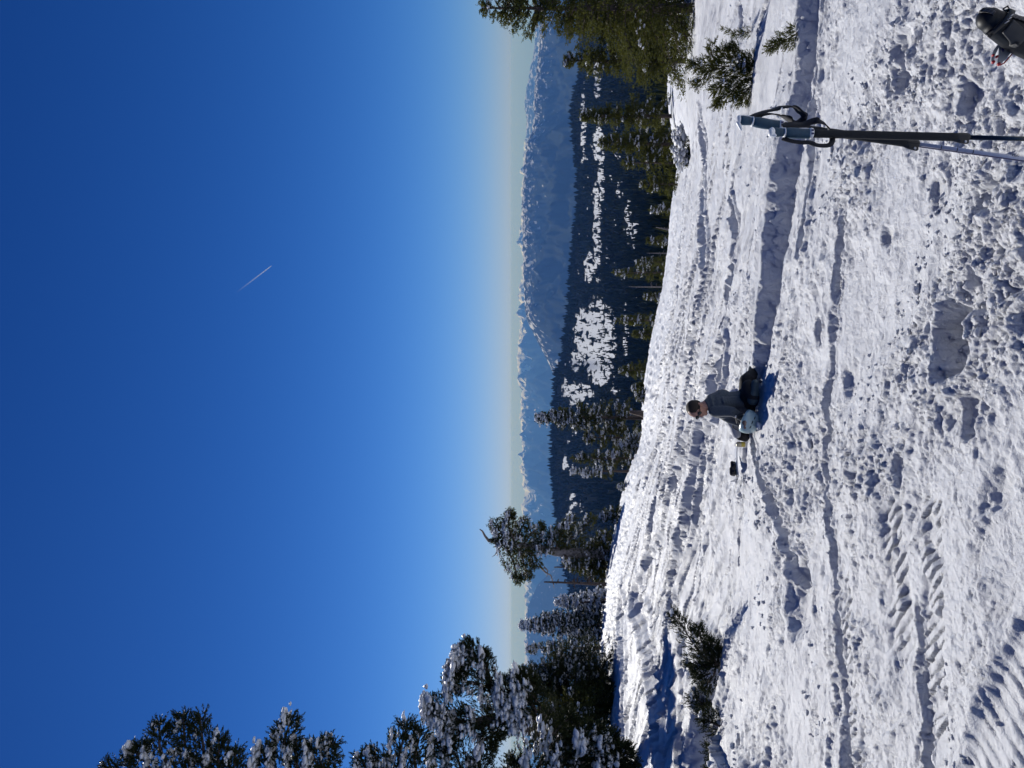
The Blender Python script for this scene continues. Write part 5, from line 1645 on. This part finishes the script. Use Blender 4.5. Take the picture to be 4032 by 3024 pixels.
def goggles():
    o0 = W(1604, 914, -.36)
    root = tag(empty('ski_goggles', tuple(o0)), 'ski goggles with amber lens resting on the upturned helmet', 'goggles')
    T = lambda v, p, dep=0: W(v, p, -.36 + dep) - o0
    mb = MB(); mb.cap(T(1609, 912, -.05), .036, T(1610, 921, -.03), .034); o = mb.build('lens', M_LENS, root, True); remesh(o, .005, 3)
    mb = MB(); ring = smooth_poly([T(1603, 910, -.05), T(1608, 905, -.05), T(1615, 909, -.06), T(1617, 919, -.04), T(1611, 927, -.02), T(1604, 922, -.03), T(1603, 910, -.05)], 4)
    mb.tube(ring, .008, 8, cap=False); mb.build('frame', M_PACK, root, True)
    mb = MB(); mb.ribbon(smooth_poly([T(1605, 906), T(1596, 902, .02), T(1590, 905, .05), T(1592, 915, .05)], 5), .03, .003, (0, 1, 0)); mb.build('headband', M_WEB, root, True)


goggles()


def backpack():
    o0 = W(1612, 932, .12)
    root = tag(empty('backpack', tuple(o0)), 'pale grey and black backpack lying to the left of the person', 'backpack')
    T = lambda v, p, dep=0: W(v, p, .12 + dep) - o0
    mb = MB()
    mb.cap(T(1584, 916), .052, T(1592, 936), .060); mb.cap(T(1590, 918, .03), .07, T(1600, 938, .03), .066); mb.cap(T(1577, 915), .030, T(1588, 925), .05)
    mb.cap(T(1604, 920, .03), .06, T(1606, 940, .03), .055)
    o = mb.build('bag_body', M_PACK, root, True); remesh(o, .009, 4)
    mb = MB(); mb.cap(T(1596, 944), .034, T(1609, 946), .044); mb.cap(T(1606, 938, -.02), .05, T(1613, 944, -.02), .035)
    o = mb.build('base_panel', M_PANTS, root, True); remesh(o, .008, 3)
    for pl in (((1586, 912, -.07), (1597, 922, -.075), (1606, 934, -.07), (1610, 944, -.05)), ((1578, 912, -.04), (1590, 913, -.07), (1600, 912, -.08)), ((1583, 924, -.06), (1594, 930, -.075))):
        mb = MB(); mb.ribbon(smooth_poly([T(*p) for p in pl], 5), .018, .004, (0, 1, .2)); mb.build('strap', M_WEB, root, True)
    mb = MB(); mb.box(T(1583, 922, -.062), (.03, .006, .012)); mb.build('logo_patch', M_BLACK, root)


backpack()


def can():
    c = W(1609, 960, .02); o0 = c
    root = tag(empty('drink_can', tuple(o0)), 'yellow and silver drink can standing in the snow left of the backpack', 'can')
    mb = MB(); prof = [(0, .022), (.006, .028), (.085, .028), (.096, .023), (.098, .023)]
    mb.tube([np.array([.002 * z, 0, z - .005]) for z, r in prof], [r for z, r in prof], 20); mb.build('can_body', M_CAN, root, True)
    mb = MB(); mb.tube([np.array([0, 0, .008]), np.array([0, 0, .045])], .0284, 20, cap=False); mb.build('printed_band', M_YEL, root, True)


can()


def gp3(v, p, lift=0.0):
    a = g(v, p); return np.array([a[0], a[1], zg(a[0], a[1]) + lift])


def ski(label, A, B, width, binding, tip=True, group='skis lying by the person', pair=False):
    """a ski lying on the snow from A (tail) to B (tip)"""
    root = tag(empty('ski', tuple(A)), label, 'ski', group)
    A0 = A; d = B - A; L = np.linalg.norm(d); ax = d / L
    side = np.cross(ax, (0, 0, 1)); side /= np.linalg.norm(side); up = np.cross(side, ax)
    V = []; Q = []
    n = 22
    for i in range(n + 1):
        t = i / n; w = width * (.5 + .10 * abs(2 * t - 1) ** 2)
        if tip and t > .9: w *= math.sqrt(max(0.02, 1 - ((t - .9) / .1) ** 2))
        if t < .03: w *= .75
        z = .012 * (1 - (2 * t - 1) ** 2) + (.09 * ((t - .86) / .14) ** 2 if tip and t > .86 else 0)
        c = ax * L * t + up * z
        for a, b in ((-1, 0), (1, 0), (1, 1), (-1, 1)): V.append(c + side * w * a + up * b * .012)
    for i in range(n):
        for k in range(4): Q.append((i * 4 + k, i * 4 + (k + 1) % 4, i * 4 + 4 + (k + 1) % 4, i * 4 + 4 + k))
    Q.append((3, 2, 1, 0)); Q.append(tuple(4 * n + k for k in range(4)))
    mb = MB(); mb.add(V, None, Q); mb.build('ski_body', M_SKI, root, False)
    if binding is not None:
        f = np.stack([side, ax, up], 1)
        for t, sz, nm in ((binding - .09, (.05, .08, .035), 'toe_piece'), (binding + .09, (.05, .09, .05), 'heel_piece')):
            mb = MB(); c = ax * L * t + up * (.03 + sz[2] / 2)
            mb.box(c, sz, f); mb.cap(c + up * sz[2] * .4 - ax * sz[1] * .4, .022, c + up * sz[2] * .55 + ax * sz[1] * .3, .018, 10)
            mb.cap(c + side * .035, .014, c - side * .035, .014, 8)
            o = mb.build(nm, M_BLACK, root, True); remesh(o, .006, 2)
        mb = MB(); mb.box(ax * L * (binding + .01) + up * .018, (.045, .26, .010), f); mb.build('binding_plate', M_BLACK, root)
    return root


ski('white ski under the person, lying along the edge of the shaded bank', gp3(1629, 800, .03), gp3(1631, 905, .05) + np.array([0, -.05, .02]), .10, .58)
ski('white ski left of the drink can with its black binding pointing left', gp3(1607, 966, .04), gp3(1606, 1042, .04), .09, .62)


def gear_cluster():
    """black pole grips and straps jumbled on the ski under the person"""
    o0 = gp3(1632, 870, .02)
    root = tag(empty('folded_ski_pole', tuple(o0)), 'black collapsed ski pole lying on the snow in front of the seated person', 'ski pole')
    T = lambda v, p, l=.03: gp3(v, p, l) - o0
    mb = MB(); mb.tube([T(1634, 828), T(1633, 870), T(1634, 915)], [.010, .014, .016], 10); mb.build('shaft', M_BSHAFT, root, True)
    mb = MB(); mb.cap(T(1633, 915), .018, T(1632, 938), .020); mb.build('grip', M_FOAM, root, True)
    mb = MB(); mb.ribbon(smooth_poly([T(1631, 912, .05), T(1627, 900, .09), T(1630, 885, .08), T(1634, 895, .05)], 5), .02, .003, (0, 0, 1)); mb.build('wrist_strap', M_WEB, root, True)
    mb = MB(); mb.ell(T(1634, 838), (.02, .045, .03)); mb.build('basket', M_BLACK, root, True)


gear_cluster()

# ------------------------------------------------------------------ contrail and airliner
def contrail():
    m = bpy.data.materials.new('contrail_ice'); m.use_nodes = True; nt = m.node_tree; L = nt.links
    b = nt.nodes['Principled BSDF']; b.inputs['Base Color'].default_value = (.85, .9, 1, 1); b.inputs['Roughness'].default_value = 1
    at = nt.nodes.new('ShaderNodeAttribute'); at.attribute_name = 'fade'; 
    tl = nt.nodes.new('ShaderNodeBsdfTranslucent'); tl.inputs[0].default_value = (1, 1, 1, 1)
    df = nt.nodes.new('ShaderNodeBsdfDiffuse'); df.inputs[0].default_value = (1, 1, 1, 1)
    tp = nt.nodes.new('ShaderNodeBsdfTransparent'); x1 = nt.nodes.new('ShaderNodeMixShader'); x2 = nt.nodes.new('ShaderNodeMixShader')
    L.new(tl.outputs[0], x1.inputs[1]); L.new(df.outputs[0], x1.inputs[2]); L.new(tp.outputs[0], x2.inputs[1]); L.new(x1.outputs[0], x2.inputs[2])
    L.new(at.outputs['Fac'], x2.inputs[0]); L.new(x2.outputs[0], nt.nodes['Material Output'].inputs[0])
    d = 14000
    A = np.array(P3(587, 574, d)); B = np.array(P3(508, 634, d * 1.02))
    o0 = A
    n = 40; k = 10
    V = []; Q = []; fade = []
    ax = (B - A) / np.linalg.norm(B - A); u = np.cross(ax, (0, 1, 0)); u /= np.linalg.norm(u); w = np.cross(ax, u)
    for i in range(n):
        t = i / (n - 1); c = (B - A) * t
        r = (5 + 11 * math.sqrt(t)) * (1 + .15 * math.sin(i * 2.3)) * min(1, i * .6 + .15)
        for j in range(k):
            a = 2 * math.pi * j / k; V.append(c + r * (math.cos(a) * u + math.sin(a) * w)); fade.append(max(0, (1 - t)) ** 1.5 * .42)
    for i in range(n - 1):
        for j in range(k): Q.append((i * k + j, i * k + (j + 1) % k, (i + 1) * k + (j + 1) % k, (i + 1) * k + j))
    o = mesh_np('contrail', np.array(V), np.array(Q), m, smooth=True, attrs={'fade': np.array(fade)})
    o.location = o0
    tag(o, 'short faint white contrail slanting across the deep blue sky', 'contrail')


contrail()

# ------------------------------------------------------------------ loose snow lumps on the surface
def lumps():
    q = np.random.default_rng(99)
    n = 3400
    v = 1560 + 660 * q.uniform(0, 1, n) ** .9; p = q.uniform(-30, 1700, n)
    P = []; S = []
    for a, b in zip(v, p):
        c = g(a, b); P.append(c)
    P = np.array(P)
    cl = fbm(P[:, 0] / 1.7, P[:, 1] / 1.7, 21, 4)
    keep = cl > q.uniform(-.02, .22, n)
    P = P[keep]; n = len(P)
    z = zbase(P[:, 0], P[:, 1]) + disp(P[:, 0], P[:, 1])
    r = P[:, 1]
    S = q.uniform(.005, .017, n) * (1 + (q.uniform(0, 1, n) > .96) * 1.1) * np.clip(r / 5, .8, 1.6)
    V, T = snow_blobs(np.stack([P[:, 0], P[:, 1], z + S * .25], 1), S, q, .8)
    o = mesh_np('snow_lumps', V, T, M_SNOW, smooth=True)
    tag(o, 'loose lumps of broken snow scattered over the trampled slope', 'snow', kind='stuff')


lumps()
